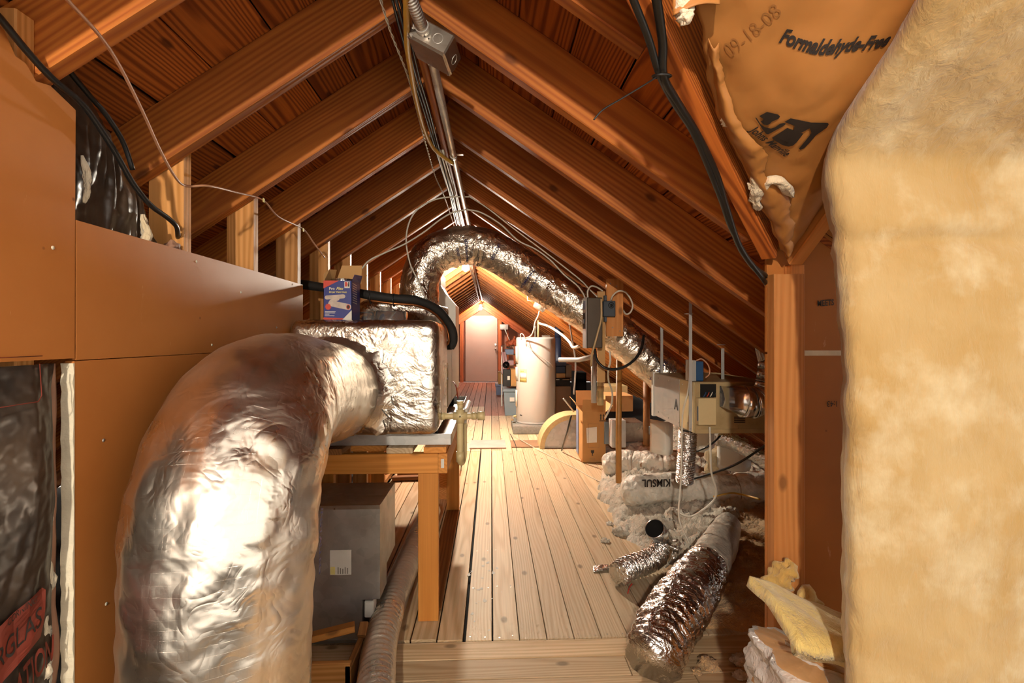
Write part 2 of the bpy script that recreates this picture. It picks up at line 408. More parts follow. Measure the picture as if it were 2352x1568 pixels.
M_LFILL = wool('loose_fill_grey', 'D2C6B2', 'AC9C86', 'E6DECE', 70, 1.0)
M_LFILLB = wool('loose_fill_brown', 'D0A878', 'A67C4A', 'DEC49C', 85, 1.0)
M_PAPER = pbr('white_paper', 'DCD6CA', 0.7, 0, 0.06, 6, 0.2, 30)
M_BATTW = pbr('white_batt_sleeve', 'E0D8C8', 0.5, 0.0, 0.16, 7, 0.7, 22, 0.02)
M_RED2 = pbr('red_card', 'C8402C', 0.5, 0, 0.05, 9, 0)
M_BLUEBOX = pbr('blue_card', '26307C', 0.4, 0, 0.1, 7, 0)
M_LYEL = pbr('yellow_print', 'E0D080', 0.6, 0, 0.05, 9, 0)
M_PINK = pbr('pink_cloth', 'C8A0A0', 0.8, 0, 0.1, 9, 0.2)
M_ORNG = pbr('orange_cloth', 'C4603C', 0.7, 0, 0.1, 9, 0.2)
M_DOOR = pbr('door_paint', 'C4A898', 0.55, 0, 0.04, 2, 0.04)
M_GWALL = pbr('gable_board', '9A6A54', 0.7, 0, 0.1, 3, 0.1)
def plastic_film():
    n = N('clear_film'); v, rnd, tc = n.coord()
    n.b.inputs['Base Color'].default_value = lin('E4DED8'); n.b.inputs['Roughness'].default_value = 0.15
    n.l(n.ramp(n.noise(v, 9, 4), [(0.3, (0.4,) * 3 + (1,)), (0.7, (0.92,) * 3 + (1,))]), n.b.inputs['Alpha'])
    n.l(n.bump(n.noise(v, 14, 4, 0.6, 1.5), 0.8, 0.02), n.b.inputs['Normal']); return n.m
M_FILM = plastic_film()

M_POLE = pbr('pole_wood', 'C08844', 0.5, 0, 0.1, 9, 0.1, col2='A06C30')
M_POLED = pbr('pole_wood_dark', '9A6A3C', 0.55, 0, 0.1, 9, 0.1, col2='7C5028')
# ================================================================== ROOF
XR, ZR, SL = -0.22, 2.10, 0.68
ALP = atan(SL); VD = 0.14 / cos(ALP)
def zb(x): return ZR - SL * max(0.0, abs(x - XR) - 0.0125)       # underside of the rafters
def zc(y): return 1.385 + SL * (1.40 - y)                         # underside of the cross-gable rafters
YEND = 13.2
def felt():
    h = VD + 0.035; b = B()
    xl, xr = XR - 3.25, XR + 3.25
    def q(*p): b.add(p, [tuple(range(len(p)))])
    q((XR, -2.4, ZR + h), (XR, YEND, ZR + h), (xl, YEND, zb(xl) + h), (xl, -2.4, zb(xl) + h))
    yv = 0.38
    q((XR, yv, ZR + h), (0.82, 1.42, zb(0.82) + h), (xr, 1.42, zb(xr) + h), (xr, YEND, zb(xr) + h), (XR, YEND, ZR + h))
    return b
b = felt(); h = VD + 0.035
b.add([(XR, 0.38, ZR + h), (0.82, 1.42, zb(0.82) + h), (3.0, 1.42, zb(0.82) + h), (3.0, 0.38, ZR + h)], [(0, 1, 2, 3)])
ceiling = tag(b.build('ceiling', M_FELT), 'underside of the pitched attic roof with exposed rafters and boards', 'roof', kind='structure')
RY = [1.371 + 0.406 * k for k in range(-9, 30)]
for k, y in enumerate(RY):
    for s in (-1, 1):
        x1 = XR + s * 3.2
        if s > 0 and y < 1.36:
            x1 = y - 0.63
            if x1 < XR + 0.15: continue
        elif s > 0 and y < 1.40: x1 = 0.76
        x0 = XR + s * 0.0125
        lumber('rafter', (x0, y + 0.019, zb(x0) + VD / 2), (x1, y + 0.019, zb(x1) + VD / 2), 0.038, 0.14, M_RAFT, ceiling, (0, 1, 0))
for y0, y1 in ((-2.3, 2.6), (2.6, 6.4), (6.4, 10.2), (10.2, YEND)):
    lumber('ridge_board', (XR, y0, ZR + 0.085), (XR, y1 - 0.002, ZR + 0.085), 0.025, 0.21, M_RAFT, ceiling, (1, 0, 0))
# roof boards, laid along the attic on top of the rafters
rnd = random.Random(3)
ca, sa = cos(ALP), sin(ALP)
for s in (-1, 1):
    d = 0.02; off = VD + 0.0085
    while d < 3.75:
        wd = rnd.choice((0.135, 0.14, 0.14, 0.165, 0.185)); gap = rnd.choice((0.003, 0.004, 0.006, 0.011))
        xa, xb = XR + s * d * ca, XR + s * (d + wd) * ca
        za, zb_ = ZR - d * sa + off, ZR - (d + wd) * sa + off
        nx, nz = s * sa * 0.019, ca * 0.019
        ya = yb = -0.9
        if s > 0: ya, yb = max(0.39, min(1.42, xa + 0.60)), max(0.39, min(1.42, xb + 0.60))
        cuts = []; y = -0.9 + rnd.choice((3, 4, 5, 6, 7)) * 0.406 + 0.019 + 0.24
        while y < YEND - 1.0:
            if y > max(ya, yb) + 0.5: cuts.append(y)
            y += rnd.choice((7, 8, 9, 10)) * 0.406
        ys = [(ya, yb)] + [(c, c) for c in cuts] + [(YEND, YEND)]
        for (a0, b0), (a1, b1) in zip(ys, ys[1:]):
            e = 0.0015
            vs = [(xa, a0 + e, za), (xb, b0 + e, zb_), (xb, b1 - e, zb_), (xa, a1 - e, za)]
            vs += [(x + nx, y_, z + nz) for x, y_, z in vs]
            fs = [(0, 1, 2, 3), (7, 6, 5, 4), (0, 4, 5, 1), (1, 5, 6, 2), (2, 6, 7, 3), (3, 7, 4, 0)]
            mk('roof_board', vs, fs, M_SHEATH, ceiling)
        d += wd + gap
# valley and jack rafters of the cross gable
lumber('valley_rafter', (0.80, 1.395, 1.40 + VD / 2), (-0.20, 0.395, 1.40 + SL + VD / 2), 0.040, 0.15, M_SHEATH, ceiling, (1, -1, 0))
for x in (0.858, 1.25, 1.656):
    lumber('jack_rafter', (x, 1.415, zc(1.415) + VD / 2), (x, 0.36, zc(0.36) + VD / 2), 0.040, 0.14, M_POST, ceiling, (1, 0, 0))

# ================================================================== FLOOR
b = B(); b.box((-3.5, -1.2, -0.2), (3.1, YEND + 0.1, -0.024))
floor = tag(b.build('floor', M_DARK), 'attic floor of pale pine boards', 'floor', kind='structure')
def plank(x0, x1, y0, y1, mat, z=0.0):
    g = 0.0018
    if (y1 - y0) > (x1 - x0): return lumber('plank', ((x0 + x1) / 2, y0 + g, z - 0.0105), ((x0 + x1) / 2, y1 - g, z - 0.0105), x1 - x0 - 2 * g, 0.021, mat, floor, (1, 0, 0), 0.0012)
    return lumber('plank', (x0 + g, (y0 + y1) / 2, z - 0.0105), (x1 - g, (y0 + y1) / 2, z - 0.0105), y1 - y0 - 2 * g, 0.021, mat, floor, (0, -1, 0), 0.0012)
xs = [-0.105 + 0.109 * k for k in range(0, 13)]
for k in range(len(xs) - 1):                                   # walkway boards
    g = 0.003 if k in (0, 1) else 0.0
    plank(xs[k] + g, xs[k + 1], 1.98, 5.25, M_FLOOR)
    e = rnd.choice((7.6, 8.0, 8.4, 8.9))
    plank(xs[k], xs[k + 1], 5.255, e, M_FLOOR, -0.004)
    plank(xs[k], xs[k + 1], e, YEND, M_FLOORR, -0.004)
xl = [-0.84 + 0.1043 * k for k in range(0, 8)]
for k in range(7):                                             # older boards under the bench
    plank(xl[k], xl[k + 1] - 0.002, 1.99 + rnd.uniform(0, 0.012), 5.25, M_FLOORX, -0.003)
    plank(xl[k], xl[k + 1] - 0.002, 5.26, 8.6, M_FLOOR, -0.004)
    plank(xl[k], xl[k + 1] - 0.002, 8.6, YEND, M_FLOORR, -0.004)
yy = 1.975
for k in range(14):                                            # boards laid across, at the near end
    j = (0.545, 0.50, 0.72, 0.1, 0.9)[k % 5]
    plank(-0.83, j, yy - 0.109, yy, M_FLOORX); plank(j, 1.75, yy - 0.109, yy, M_FLOORX)
    yy -= 0.1105

b = B(); rn = random.Random(8)                                  # nails too small to tell apart one by one
for k in range(len(xs) - 1):
    for yj in (1.995, 2.40, 2.806, 3.212, 3.618, 4.024, 4.43, 4.836, 5.235):
        for fx in (0.22, 0.78):
            x, y = xs[k] + 0.109 * fx + rn.uniform(-0.006, 0.006), yj + rn.uniform(-0.012, 0.012); r = 0.0034
            b.add([(x + r * cos(q), y + r * sin(q), 0.0006) for q in [pi / 3 * j for j in range(6)]], [(0, 1, 2, 3, 4, 5)])
o = b.build('nail_heads', M_GALVD, floor); o['kind'] = 'stuff'
for k in range(26):                                            # white paint spots on the boards
    p = PZ(rn.gauss(1112, 22), rn.choice((rn.gauss(1310, 14), rn.gauss(1400, 40), rn.gauss(1340, 30))), 0.0007); r = rn.choice((0.003, 0.005, 0.008, 0.011)); ph = rn.random() * 6
    mk('paint_spot', [(p.x + r * (0.8 + 0.3 * sin(3 * q + ph)) * cos(q), p.y + 1.3 * r * (0.8 + 0.3 * cos(2 * q + ph)) * sin(q), 0.0007) for q in [pi / 6 * j for j in range(12)]], [tuple(range(12))], M_PAPER, floor)

# ================================================================== WALLS
WX = -0.835
wall_left = thing('wall_left', 'low left wall of orange brown fibreboard sheets over studs', 'wall', (-0.85, 1.2, 0), kind='structure')
def sheet_yz(name, poly, x0, x1, mat, parent): return B().prism(poly, 'x', x0, x1).build(name, mat, parent)
tx = [(-2.2, 1.153), (1.040, 1.156), (1.043, 1.655), (0.985, 1.675), (0.955, 1.668), (0.935, 1.69), (0.915, 1.692), (0.895, 1.725), (0.86, 1.745), (0.80, 1.755), (0.6, 1.70), (-2.2, 1.66)]
sheet_yz('panel', tx, WX - 0.008, WX, M_PANEL, wall_left)
sheet_yz('panel', [(1.0445, 1.152), (2.26, 1.150), (2.26, 1.428), (1.66, 1.432), (1.0445, 1.434)], WX - 0.008, WX, M_PANEL, wall_left)
pl = sheet_yz('panel', [(1.040, 0.002), (2.26, 0.002), (2.26, 1.148), (1.040, 1.150)], WX - 0.018, WX, M_PANEL, wall_left)
b = B(); rr = random.Random(5)                                # white cut edge of the lower sheet, ragged towards the batt
prof = []
for k in range(61):
    z = 0.004 + 1.142 * k / 60; prof.append((1.0385 - rr.uniform(0.0, 0.004), z))
b.prism([(1.0395, 0.004)] + [(1.0395, 1.146)] + prof[::-1], 'x', WX - 0.0235 , WX + 0.0006)
b.build('cut_edge', M_CREAM, wall_left)
for k, y in enumerate(RY):
    if y < 0.5 or k > 20: continue
    yc = y + 0.038 + 0.022 if y > 1.3 else y - 0.0195
    zt = zb(-0.845) + (0.05 if y > 1.3 else 0.10)
    lumber('stud', (-0.892, yc, 0.0), (-0.892, yc, zt), 0.094, 0.038, M_STUD, wall_left, (1, 0, 0))
lumber('wall_plate', (-0.892, 0.0, -0.0), (-0.892, 7.0, -0.0), 0.094, 0.038, M_STUD, wall_left, (1, 0, 0)).location.z += 0.03
# nail heads and scars on the sheets
rr = random.Random(11)
for k in range(26):
    y, z = rr.uniform(0.87, 2.2), rr.uniform(0.3, 1.62)
    if abs(z - 1.15) < 0.02 or (z > 1.42 and y > 1.03) or (z < 1.15 and y < 1.06): continue
    B().lathe((0, 0, 0), [(0.0001, 0.0012), (0.0032, 0.001), (0.004, 0.0)], 10, None).build('nail_head', M_GALV if k % 2 else M_CREAM, wall_left).matrix_basis = \
        Matrix.Translation(Vector((WX, y, z)) - WL[wall_left.name]) @ Matrix.Rotation(pi / 2, 4, 'Y')

wall_right = thing('wall_right', 'low right wall with a new pine stud and brown sheets', 'wall', (0.85, 1.4, 0), kind='structure')
ps = B().prism([(0.788, 0.0), (0.877, 0.0), (0.877, 1.395), (0.872, 1.402), (0.862, 1.395), (0.852, 1.403), (0.838, 1.384), (0.832, 1.374), (0.79, 1.374), (0.788, 1.37)], 'y', 1.383, 1.421)
o = lumber('stud', (0.8445, 1.402, 0.0), (0.8445, 1.402, 1.376), 0.089, 0.038, M_POST, wall_right, (1, 0, 0))
o = lumber('stud', (0.8695, 1.4025, 1.3765), (0.8695, 1.4025, 1.402), 0.039, 0.037, M_POST, wall_right, (1, 0, 0))
lumber('stud', (1.25, 1.402, 0.0), (1.25, 1.402, 1.38), 0.089, 0.038, M_POST, wall_right, (1, 0, 0))
b = B().box((0.800, 1.4225, 0.002), (2.4, 1.433, 1.148)); b.build('panel', M_PANELR, wall_right)
b = B().box((0.800, 1.4225, 1.154), (2.4, 1.433, 1.545)); b.build('panel', M_PANELR, wall_right)
b = B().box((0.840, 1.4215, 1.1435), (2.4, 1.4325, 1.1585)); b.build('seam_strip', M_CREAM, wall_right)
f = planar(PY(1877, 703, 1.4205), Vector((1, 0, 0.07)), Vector((0, 0, 1)))
text('printed_text', 'MEETS', 0.024, f, M_INK, wall_right, xs=0.74, bold=0.0005)
f = planar(PY(1926, 921, 1.4205), Vector((-1, 0, 0)), Vector((0, 0, -1)))
text('printed_text', '1:43', 0.024, f, M_INK, wall_right, xs=0.86)

# far gable
b = B(); y0 = YEND
b.prism([(-3.2, 0), (2.9, 0), (2.9, 0.0001 + zb(2.9) + 0.12), (XR, ZR + 0.17), (-3.2, zb(-3.2) + 0.12)], 'y', y0, y0 + 0.04)
wall_back = tag(b.build('wall_back', M_GWALL), 'brown boarded gable wall at the far end', 'wall', kind='structure')
for s in (-1, 1):
    x0, x1 = XR + s * 0.0, XR + s * 2.9
    lumber('gable_rafter', (x0, y0 - 0.075, zb(x0) - 0.06), (x1, y0 - 0.075, zb(x1) - 0.06), 0.14, 0.20, M_RED, wall_back, (0, 1, 0))
for px in (1060.5, 1148, 1166):
    p = PY(px, 800, y0 - 0.05); lumber('stud', (p.x, y0 - 0.045, 0.0), (p.x, y0 - 0.045, zb(p.x) - 0.16), 0.09 if px < 1150 else 0.05, 0.09, M_RED, wall_back, (1, 0, 0))
for x, z0, z1 in ((-0.95, 0, 1.2), (0.9, 0, 1.05), (0.62, 0, 1.2)):
    lumber('stud', (x, y0 - 0.03, z0), (x, y0 - 0.03, z1), 0.045, 0.06, M_RED, wall_back, (1, 0, 0))
for z in (0.45, 1.02):
    lumber('cross_rail', (-1.6, y0 - 0.02, z), (-0.85, y0 - 0.02, z), 0.04, 0.04, M_RED, wall_back, (0, 1, 0))
a, c = PY(1069, 874, y0 - 0.02), PY(1142.5, 722, y0 - 0.02)
door_1 = thing('door_1', 'plain pale pinkish door in the far gable', 'door', ((a.x + c.x) / 2, y0 - 0.03, 0), kind='structure')
leaf = B().box((a.x, y0 - 0.045, 0.02), (c.x, y0 - 0.005, 1.74), 0.004, seg=1).build('door_leaf', M_DOOR, door_1)
p = PY(1138, 804, y0 - 0.06); B().lathe((0, 0, 0), [(0.0, 0.06), (0.028, 0.05), (0.032, 0.03), (0.012, 0.012), (0.03, 0.0)], 12, Matrix.Rotation(pi / 2, 4, 'X')).build('door_knob', M_GALVB, leaf).location = Vector((p.x, y0 - 0.085, p.z)) - WL[leaf.name]
p = PY(1138, 791, y0 - 0.06); B().cyl((p.x, y0 - 0.065, p.z), (p.x, y0 - 0.045, p.z), 0.028, 12).build('deadbolt', M_GALVB, leaf)
# ================================================================== LEFT: big foil duct, plenum, bench, air handler
def foil_tube(name, pts, r, mat, parent, m=120, n=64, amp=0.006, sc=9.0, seed=0.0, pleat=0.0, elbow=None, rib=0.0, ribs=0, cap=True, rt=None):
    path = resample(smooth(pts, 10), m)
    L = sum((a - b_).length for a, b_ in zip(path, path[1:]))
    def rf(t, a):
        q = Vector((cos(a) * r, sin(a) * r, t * L))
        rr = r * (rt(t) if rt else 1.0)
        d = crumple(q, amp, sc, seed) + crumple(q, amp * 0.5, sc * 2.7, seed + 5)
        if pleat: d += pleat * (mn.noise(Vector((cos(a) * 9, sin(a) * 9, t * L * 4 + seed))))
        if elbow:
            e0, e1, ea = elbow; k = max(0.0, 1 - abs((t - e0) / e1)); d += ea * k * mn.noise(Vector((cos(a) * 3, sin(a) * 3, t * L * 26 + seed)))
        if ribs: d += rib * sin(2 * pi * ribs * t)
        return rr + d
    vs, fs, uv = tube_mesh(path, rf, n, cap)
    return mk(name, vs, fs, mat, parent, True, uv)
def on_tube(pts, r, m=160):
    """(distance along, distance round from the reference angle) -> point just off the tube"""
    path = resample(smooth(pts, 10), m); fr = frames(path)
    L = sum((a - b_).length for a, b_ in zip(path, path[1:]))
    def at(s, ang):
        x = max(0.0, min(0.9999, s / L)) * (m - 1); i = int(x); t = x - i
        p = path[i].lerp(path[i + 1], t); u = fr[i][1].lerp(fr[i + 1][1], t).normalized(); q = fr[i][2].lerp(fr[i + 1][2], t).normalized()
        return p + (u * cos(ang) + q * sin(ang)) * r
    return at, L
D1 = [(-0.602, 1.15, 0.0), (-0.602, 1.15, 0.3), (-0.602, 1.15, 0.6), (-0.606, 1.19, 0.83), (-0.617, 1.34, 0.985), (-0.632, 1.6, 1.02), (-0.643, 1.88, 0.99), (-0.645, 2.075, 0.975)]
big = thing('flexible_duct', 'fat silver foil duct rising from the floor and bending into the foil wrapped box', 'duct', (-0.602, 1.15, 0))
foil_tube('foil_sleeve', D1, 0.186, M_FOIL, big, 190, 110, 0.0042, 6.0, 2.0, 0.0022, (0.42, 0.20, 0.007), rt=lambda t: 1 + 0.07 * max(0, 1 - abs(t - 0.52) / 0.3) + 0.06 * max(0, t - 0.75) * 4)
at, L = on_tube(D1, 0.2085)
def tubefn(s0, a0, r, flip=1, ks=1, ka=1): return lambda u, v: at(s0 + ks * u, a0 + ka * v / r)
text('printed_text', 'INSTALLED', 0.03, lambda u, v: at(0.80 - u, 1.62 + v / 0.2), M_BLUEINK, big, bold=0.001, maxedge=0.02)
at2, _ = on_tube(D1, 0.213)
for k, (s_, w_) in enumerate((('FHC 25/50', 1.57), ('CERTAINTEED', 1.61))):
    text('printed_text', s_, 0.03, lambda u, v, ww=w_: at2(ww + v, -0.72 - u / 0.2), M_BLUEINK, big, bold=0.001, maxedge=0.02)

# foil wrapped plenum box
def foil_box(name, a, b_, bev, mat, parent, amp, sub=26, seed=0.0):
    a, b_ = Vector(a), Vector(b_); c = (a + b_) / 2; hd = (b_ - a) / 2
    bm = bmesh.new(); bmesh.ops.create_cube(bm, size=2)
    bmesh.ops.subdivide_edges(bm, edges=list(bm.edges), cuts=sub, use_grid_fill=True)
    for v in bm.verts:
        q = Vector((v.co.x * hd.x, v.co.y * hd.y, v.co.z * hd.z))
        i = Vector((max(-hd.x + bev, min(hd.x - bev, q.x)), max(-hd.y + bev, min(hd.y - bev, q.y)), max(-hd.z + bev, min(hd.z - bev, q.z))))
        d = q - i
        nrm = d.normalized() if d.length > 1e-6 else Vector((0, 0, 1))
        q = i + nrm * min(bev, d.length if d.length > 1e-6 else 0)
        if d.length > 1e-6:
            pass
        q += nrm * (crumple(q, amp, 10, seed) + crumple(q, amp * 0.6, 24, seed + 3))
        v.co = q + c
    bm.verts.index_update(); vs = [v.co.copy() for v in bm.verts]; fs = [tuple(v.index for v in f.verts) for f in bm.faces]; bm.free()
    return mk(name, vs, fs, mat, parent, True)
plen = thing('plenum_box', 'foil wrapped box on the wooden bench that the fat foil duct enters', 'plenum', (-0.53, 2.28, 0.79))
foil_box('foil_wrap', (-0.828, 2.065, 0.79), (-0.215, 2.50, 1.268), 0.045, M_FOILP, plen, 0.003, 44)
b = B()                                                        # torn collar of tape round the duct mouth
vs = []; fs = []; n = 72; rng = random.Random(2)
for k in range(n):
    a = 2 * pi * k / n; r1 = 0.235 + rng.uniform(-0.03, 0.035)
    for r_, y_ in ((0.19, 2.015), (0.215, 2.048), (r1, 2.058 - rng.uniform(0, 0.006))):
        vs.append((-0.645 + r_ * cos(a), y_, 0.975 + min(r_, 0.225 if sin(a) > 0.7 else 0.19 if sin(a) < -0.75 else 9) * sin(a)))
for k in range(n):
    j = (k + 1) % n
    for i in range(2): fs.append((3 * k + i, 3 * j + i, 3 * j + i + 1, 3 * k + i + 1))
mk('taped_collar', [v for v in vs], fs, M_FOILP, plen, True)

# air handler cabinet
ah = thing('air_handler', 'long pale grey cabinet behind the foil wrapped box on the bench', 'air handler', (-0.53, 3.0, 0.8))
B().box((-0.828, 2.505, 0.802), (-0.238, 3.45, 1.235), 0.006, seg=1).build('cabinet', M_WHITE, ah)
for y0, y1 in ((2.53, 2.96), (2.985, 3.43)):
    B().box((-0.2385, y0, 0.82), (-0.232, y1, 1.215), 0.003, seg=1).build('access_panel', M_WHITE, ah)
B().box((-0.245, 2.49, 0.795), (-0.226, 2.512, 1.245), 0.003, seg=1).build('flange', M_GALV, ah)
B().box((-0.2325, 2.62, 0.83), (-0.226, 2.66, 1.06), 0.002, seg=1).build('bracket', M_TAN, ah)
B().cyl((-0.232, 2.56, 1.045), (-0.222, 2.56, 1.045), 0.006, 10).build('screw_head', M_GALV, ah)
B().cyl((-0.232, 2.62, 0.98), (-0.222, 2.62, 0.98), 0.006, 10).build('screw_head', M_GALV, ah)
# collars on the plenum top
cl = thing('duct_collar', 'pair of short bright sheet metal collars on top of the foil wrapped box', 'duct collar', (-0.5, 2.36, 1.262))
B().lathe((-0.47, 2.36, 1.262), [(0.078, 0), (0.078, 0.052), (0.074, 0.052), (0.074, 0.004)], 36).build('collar_ring', M_GALVB, cl)
B().lathe((-0.585, 2.42, 1.262), [(0.07, 0), (0.07, 0.05), (0.066, 0.05), (0.066, 0.004)], 36).build('collar_ring', M_GALVB, cl)

# wooden bench
bn = thing('work_bench', 'low bench of new pine lumber carrying the foil wrapped box', 'bench', (-0.5, 2.8, 0))
lumber('front_rail', (-0.825, 2.14, 0.664), (-0.224, 2.14, 0.664), 0.038, 0.083, M_BENCH, bn, (0, 1, 0))
lumber('side_rail', (-0.204, 2.122, 0.664), (-0.204, 3.52, 0.664), 0.038, 0.083, M_BENCH, bn, (1, 0, 0))
lumber('back_rail', (-0.825, 3.50, 0.664), (-0.224, 3.50, 0.664), 0.038, 0.083, M_BENCH, bn, (0, 1, 0))
lumber('side_rail', (-0.806, 2.16, 0.664), (-0.806, 3.48, 0.664), 0.038, 0.083, M_BENCH, bn, (1, 0, 0))
lumber('leg', (-0.265, 2.142, 0.0), (-0.265, 2.142, 0.622), 0.085, 0.038, M_BENCH, bn, (1, 0, 0))
lumber('leg', (-0.262, 3.46, 0.0), (-0.262, 3.46, 0.622), 0.085, 0.038, M_BENCH, bn, (1, 0, 0))
lumber('leg', (-0.77, 2.36, 0.0), (-0.77, 2.36, 0.622), 0.085, 0.038, M_BENCH, bn, (1, 0, 0))
lumber('leg', (-0.77, 3.46, 0.0), (-0.77, 3.46, 0.622), 0.085, 0.038, M_BENCH, bn, (1, 0, 0))
for x0, x1, m, yy0 in ((-0.82, -0.62, M_FLOORO, 2.11), (-0.60, -0.45, M_BENCH, 2.17), (-0.44, -0.33, M_FLOORX, 2.125), (-0.285, -0.19, M_BENCH, 2.13)):
    lumber('top_board', ((x0 + x1) / 2, yy0, 0.719), ((x0 + x1) / 2, 3.5, 0.719), x1 - x0, 0.024, m, bn, (1, 0, 0))
f = planar(PY(1012, 1074, 2.1215), (1, 0, 0), (0, 0, 1)); q = PY(1015, 1066, 2.1218)
B().box((-0.211, 2.1208, 0.645), (-0.198, 2.1222, 0.683)).build('price_tag', M_PAPER, bn)
lumber('sleeper', (-0.262, 2.20, 0.0), (-0.262, 3.44, 0.0), 0.085, 0.012, M_FLOORO, bn, (1, 0, 0)).location.z += 0.0065
# drain pan
dp = thing('drain_pan', 'shallow galvanised drain pan under the air handler', 'pan', (-0.45, 2.85, 0.732))
b = B(); t = 0.002
b.box((-0.825, 2.17, 0.7325), (-0.172, 3.52, 0.7345))
for a, c in (((-0.825, 2.17, 0.7345), (-0.172, 2.172, 0.78)), ((-0.825, 3.518, 0.7345), (-0.172, 3.52, 0.78)), ((-0.174, 2.17, 0.7345), (-0.172, 3.52, 0.78)), ((-0.825, 2.17, 0.7345), (-0.823, 3.52, 0.78))): b.box(a, c)
b.build('pan_tray', M_GALV, dp)
for k, (y0, x1) in enumerate(((2.32, -0.25), (2.9, -0.25), (3.36, -0.25))):
    B().box((-0.82, y0, 0.7345), (x1, y0 + 0.05, 0.801 if k else 0.789), 0.003, seg=1).build('support_block', M_BLK, dp)

# condensate trap
tr = thing('condensate_trap', 'yellowed plastic drain trap with a capped tee beside the bench', 'pipe', (-0.13, 2.2, 0.62))
Yt = 2.185; c = PY(1057, 955, Yt); zt = c.z; xv = c.x
B().tube([V(-0.236, Yt + 0.4, zt), V(-0.232, Yt + 0.02, zt)] if False else [V(-0.2305, Yt, zt), V(xv, Yt, zt)], 0.0135, 16).tube([V(xv, Yt, zt), V(xv + 0.075, Yt, zt)], 0.0125, 16).build('cross_pipe', M_PVC, tr)
b = B().cyl((xv - 0.03, Yt, zt), (xv + 0.03, Yt, zt), 0.018, 20).cyl((xv, Yt, zt - 0.03), (xv, Yt, zt + 0.03), 0.018, 20); b.build('tee_fitting', M_PVC, tr)
B().cyl((xv + 0.05, Yt, zt), (xv + 0.07, Yt, zt), 0.0155, 20).build('coupling', M_PVC, tr); B().cyl((-0.229, Yt, zt), (-0.20, Yt, zt), 0.0165, 20).build('coupling', M_PVC, tr)
b = B().cyl((xv + 0.075, Yt, zt), (xv + 0.107, Yt, zt), 0.019, 20); b.build('end_cap', M_PVC, tr)
B().cyl((xv, Yt, zt + 0.03), (xv, Yt, zt + 0.05), 0.013, 16).build('riser', M_PVC, tr)
B().cyl((xv, Yt, zt + 0.05), (xv, Yt, zt + 0.066), 0.0155, 8).build('end_cap', M_PVC, tr)
zl = PY(1057, 1060, Yt).z
B().tube(smooth([V(xv, Yt, zt - 0.02), V(xv, Yt, zl + 0.06), V(xv, Yt, zl + 0.015), V(xv + 0.004, Yt + 0.02, zl - 0.008), V(xv + 0.01, Yt + 0.05, zl + 0.004), V(xv + 0.012, Yt + 0.06, zl + 0.05), V(xv + 0.012, Yt + 0.06, zt - 0.04)], 8), 0.0145, 16).build('u_bend', M_PVC, tr)
B().cyl((xv, Yt, zl + 0.045), (xv, Yt, zl - 0.0), 0.0172, 20).build('coupling', M_PVC, tr)
B().tube(smooth([V(xv + 0.012, Yt + 0.06, zt - 0.04), V(xv + 0.012, Yt + 0.06, zt), V(xv + 0.02, Yt + 0.12, zt + 0.01), V(xv + 0.01, Yt + 0.6, zt - 0.02)], 6), 0.0135, 12).build('outlet_pipe', M_WHITE, tr)
wire('float_switch_lead', [PY(1052, 915, 2.6), PY(1048, 890, 2.65), PY(1044, 880, 2.7), PY(1040, 876, 2.75)], 0.003, pbr('red_lead', '8A2C20', 0.5), None, 'thin red lead curling over the drain pan rim', 'cable')

# sheet metal box under the bench
sb = thing('duct_boot', 'grey sheet metal box with a cut corner under the bench', 'duct box', (-0.63, 2.14, 0))
xs0, xs1, y0, y1 = -0.825, -0.437, 1.99, 2.105
poly = [(xs0, 0.0), (-0.508, 0.0), (-0.508, 0.165), (-0.437, 0.167), (-0.437, 0.535), (xs0, 0.535)]
b = B().prism(poly, 'y', 1.99, 2.118)
b.build('front_shell', M_GALV, sb)
B().box((xs0, 2.119, 0.25), (-0.437, 2.30, 0.535)).build('rear_shell', M_GALV, sb)
B().box((xs0, 1.986, 0.522), (-0.437, 2.0, 0.5375)).build('top_flange', M_GALVD, sb)
B().box((-0.83 + 0.005, 1.985, -0.0), (-0.506, 1.9895, 0.012)).build('bottom_flange', M_GALV, sb)
B().box((-0.5085, 1.985, 0.0), (-0.5045, 2.0, 0.165)).build('corner_flange', M_GALV, sb)
p0, p1 = PY(758, 1320, 1.9885), PY(807, 1262, 1.9885)
B().box((p0.x, 1.9872, p0.z), (p1.x, 1.989, p1.z)).build('paper_label', M_PAPER, sb); lab_ = [c_ for c_ in sb.children if c_.name.startswith('paper_label')][0]
B().box((p0.x + 0.002, 1.9866, p0.z + 0.002), (p0.x + 0.02, 1.9872, p0.z + 0.032)).build('label_mark', M_LYEL, lab_)
for k in range(5):
    B().box((p0.x + 0.03 + 0.009 * k, 1.9866, p0.z + 0.004), (p0.x + 0.034 + 0.009 * k, 1.9872, p0.z + 0.03 - 0.003 * (k % 3))).build('label_print', pbr('grey_print', '8C8478', 0.7, 0, 0.1, 9, 0) if k == 0 else bpy.data.materials['grey_print'], lab_)
B().box((-0.50, 1.995, 0.09), (-0.463, 2.05, 0.155), 0.004, seg=1).build('end_patch', M_PAPER, sb)

# ribbed hose on the floor
hose_pts = [PZ(990, 1172, 0.066), PZ(966, 1225, 0.066), PZ(938, 1290, 0.066), PZ(905, 1370, 0.066), PZ(876, 1465, 0.066), PZ(864, 1560, 0.066), PZ(858, 1680, 0.066)]
path = resample(smooth(hose_pts, 10), 620)
def hr(t, a): return 0.060 + 0.0032 * sin(2 * pi * 62 * t) + 0.001 * mn.noise(Vector((cos(a), sin(a), t * 60)))
vs, fs, uv = tube_mesh(path, hr, 28); M_HOSE = foil('hose_foil', (0.84, 0.76, 0.64), 0.30, 0.15, 20, 0.15, 60, 0, 0.2, 0.88)
tag(mk('ribbed_hose', vs, fs, M_HOSE, None, True), 'ribbed silver hose lying on the boards in front of the bench', 'hose')
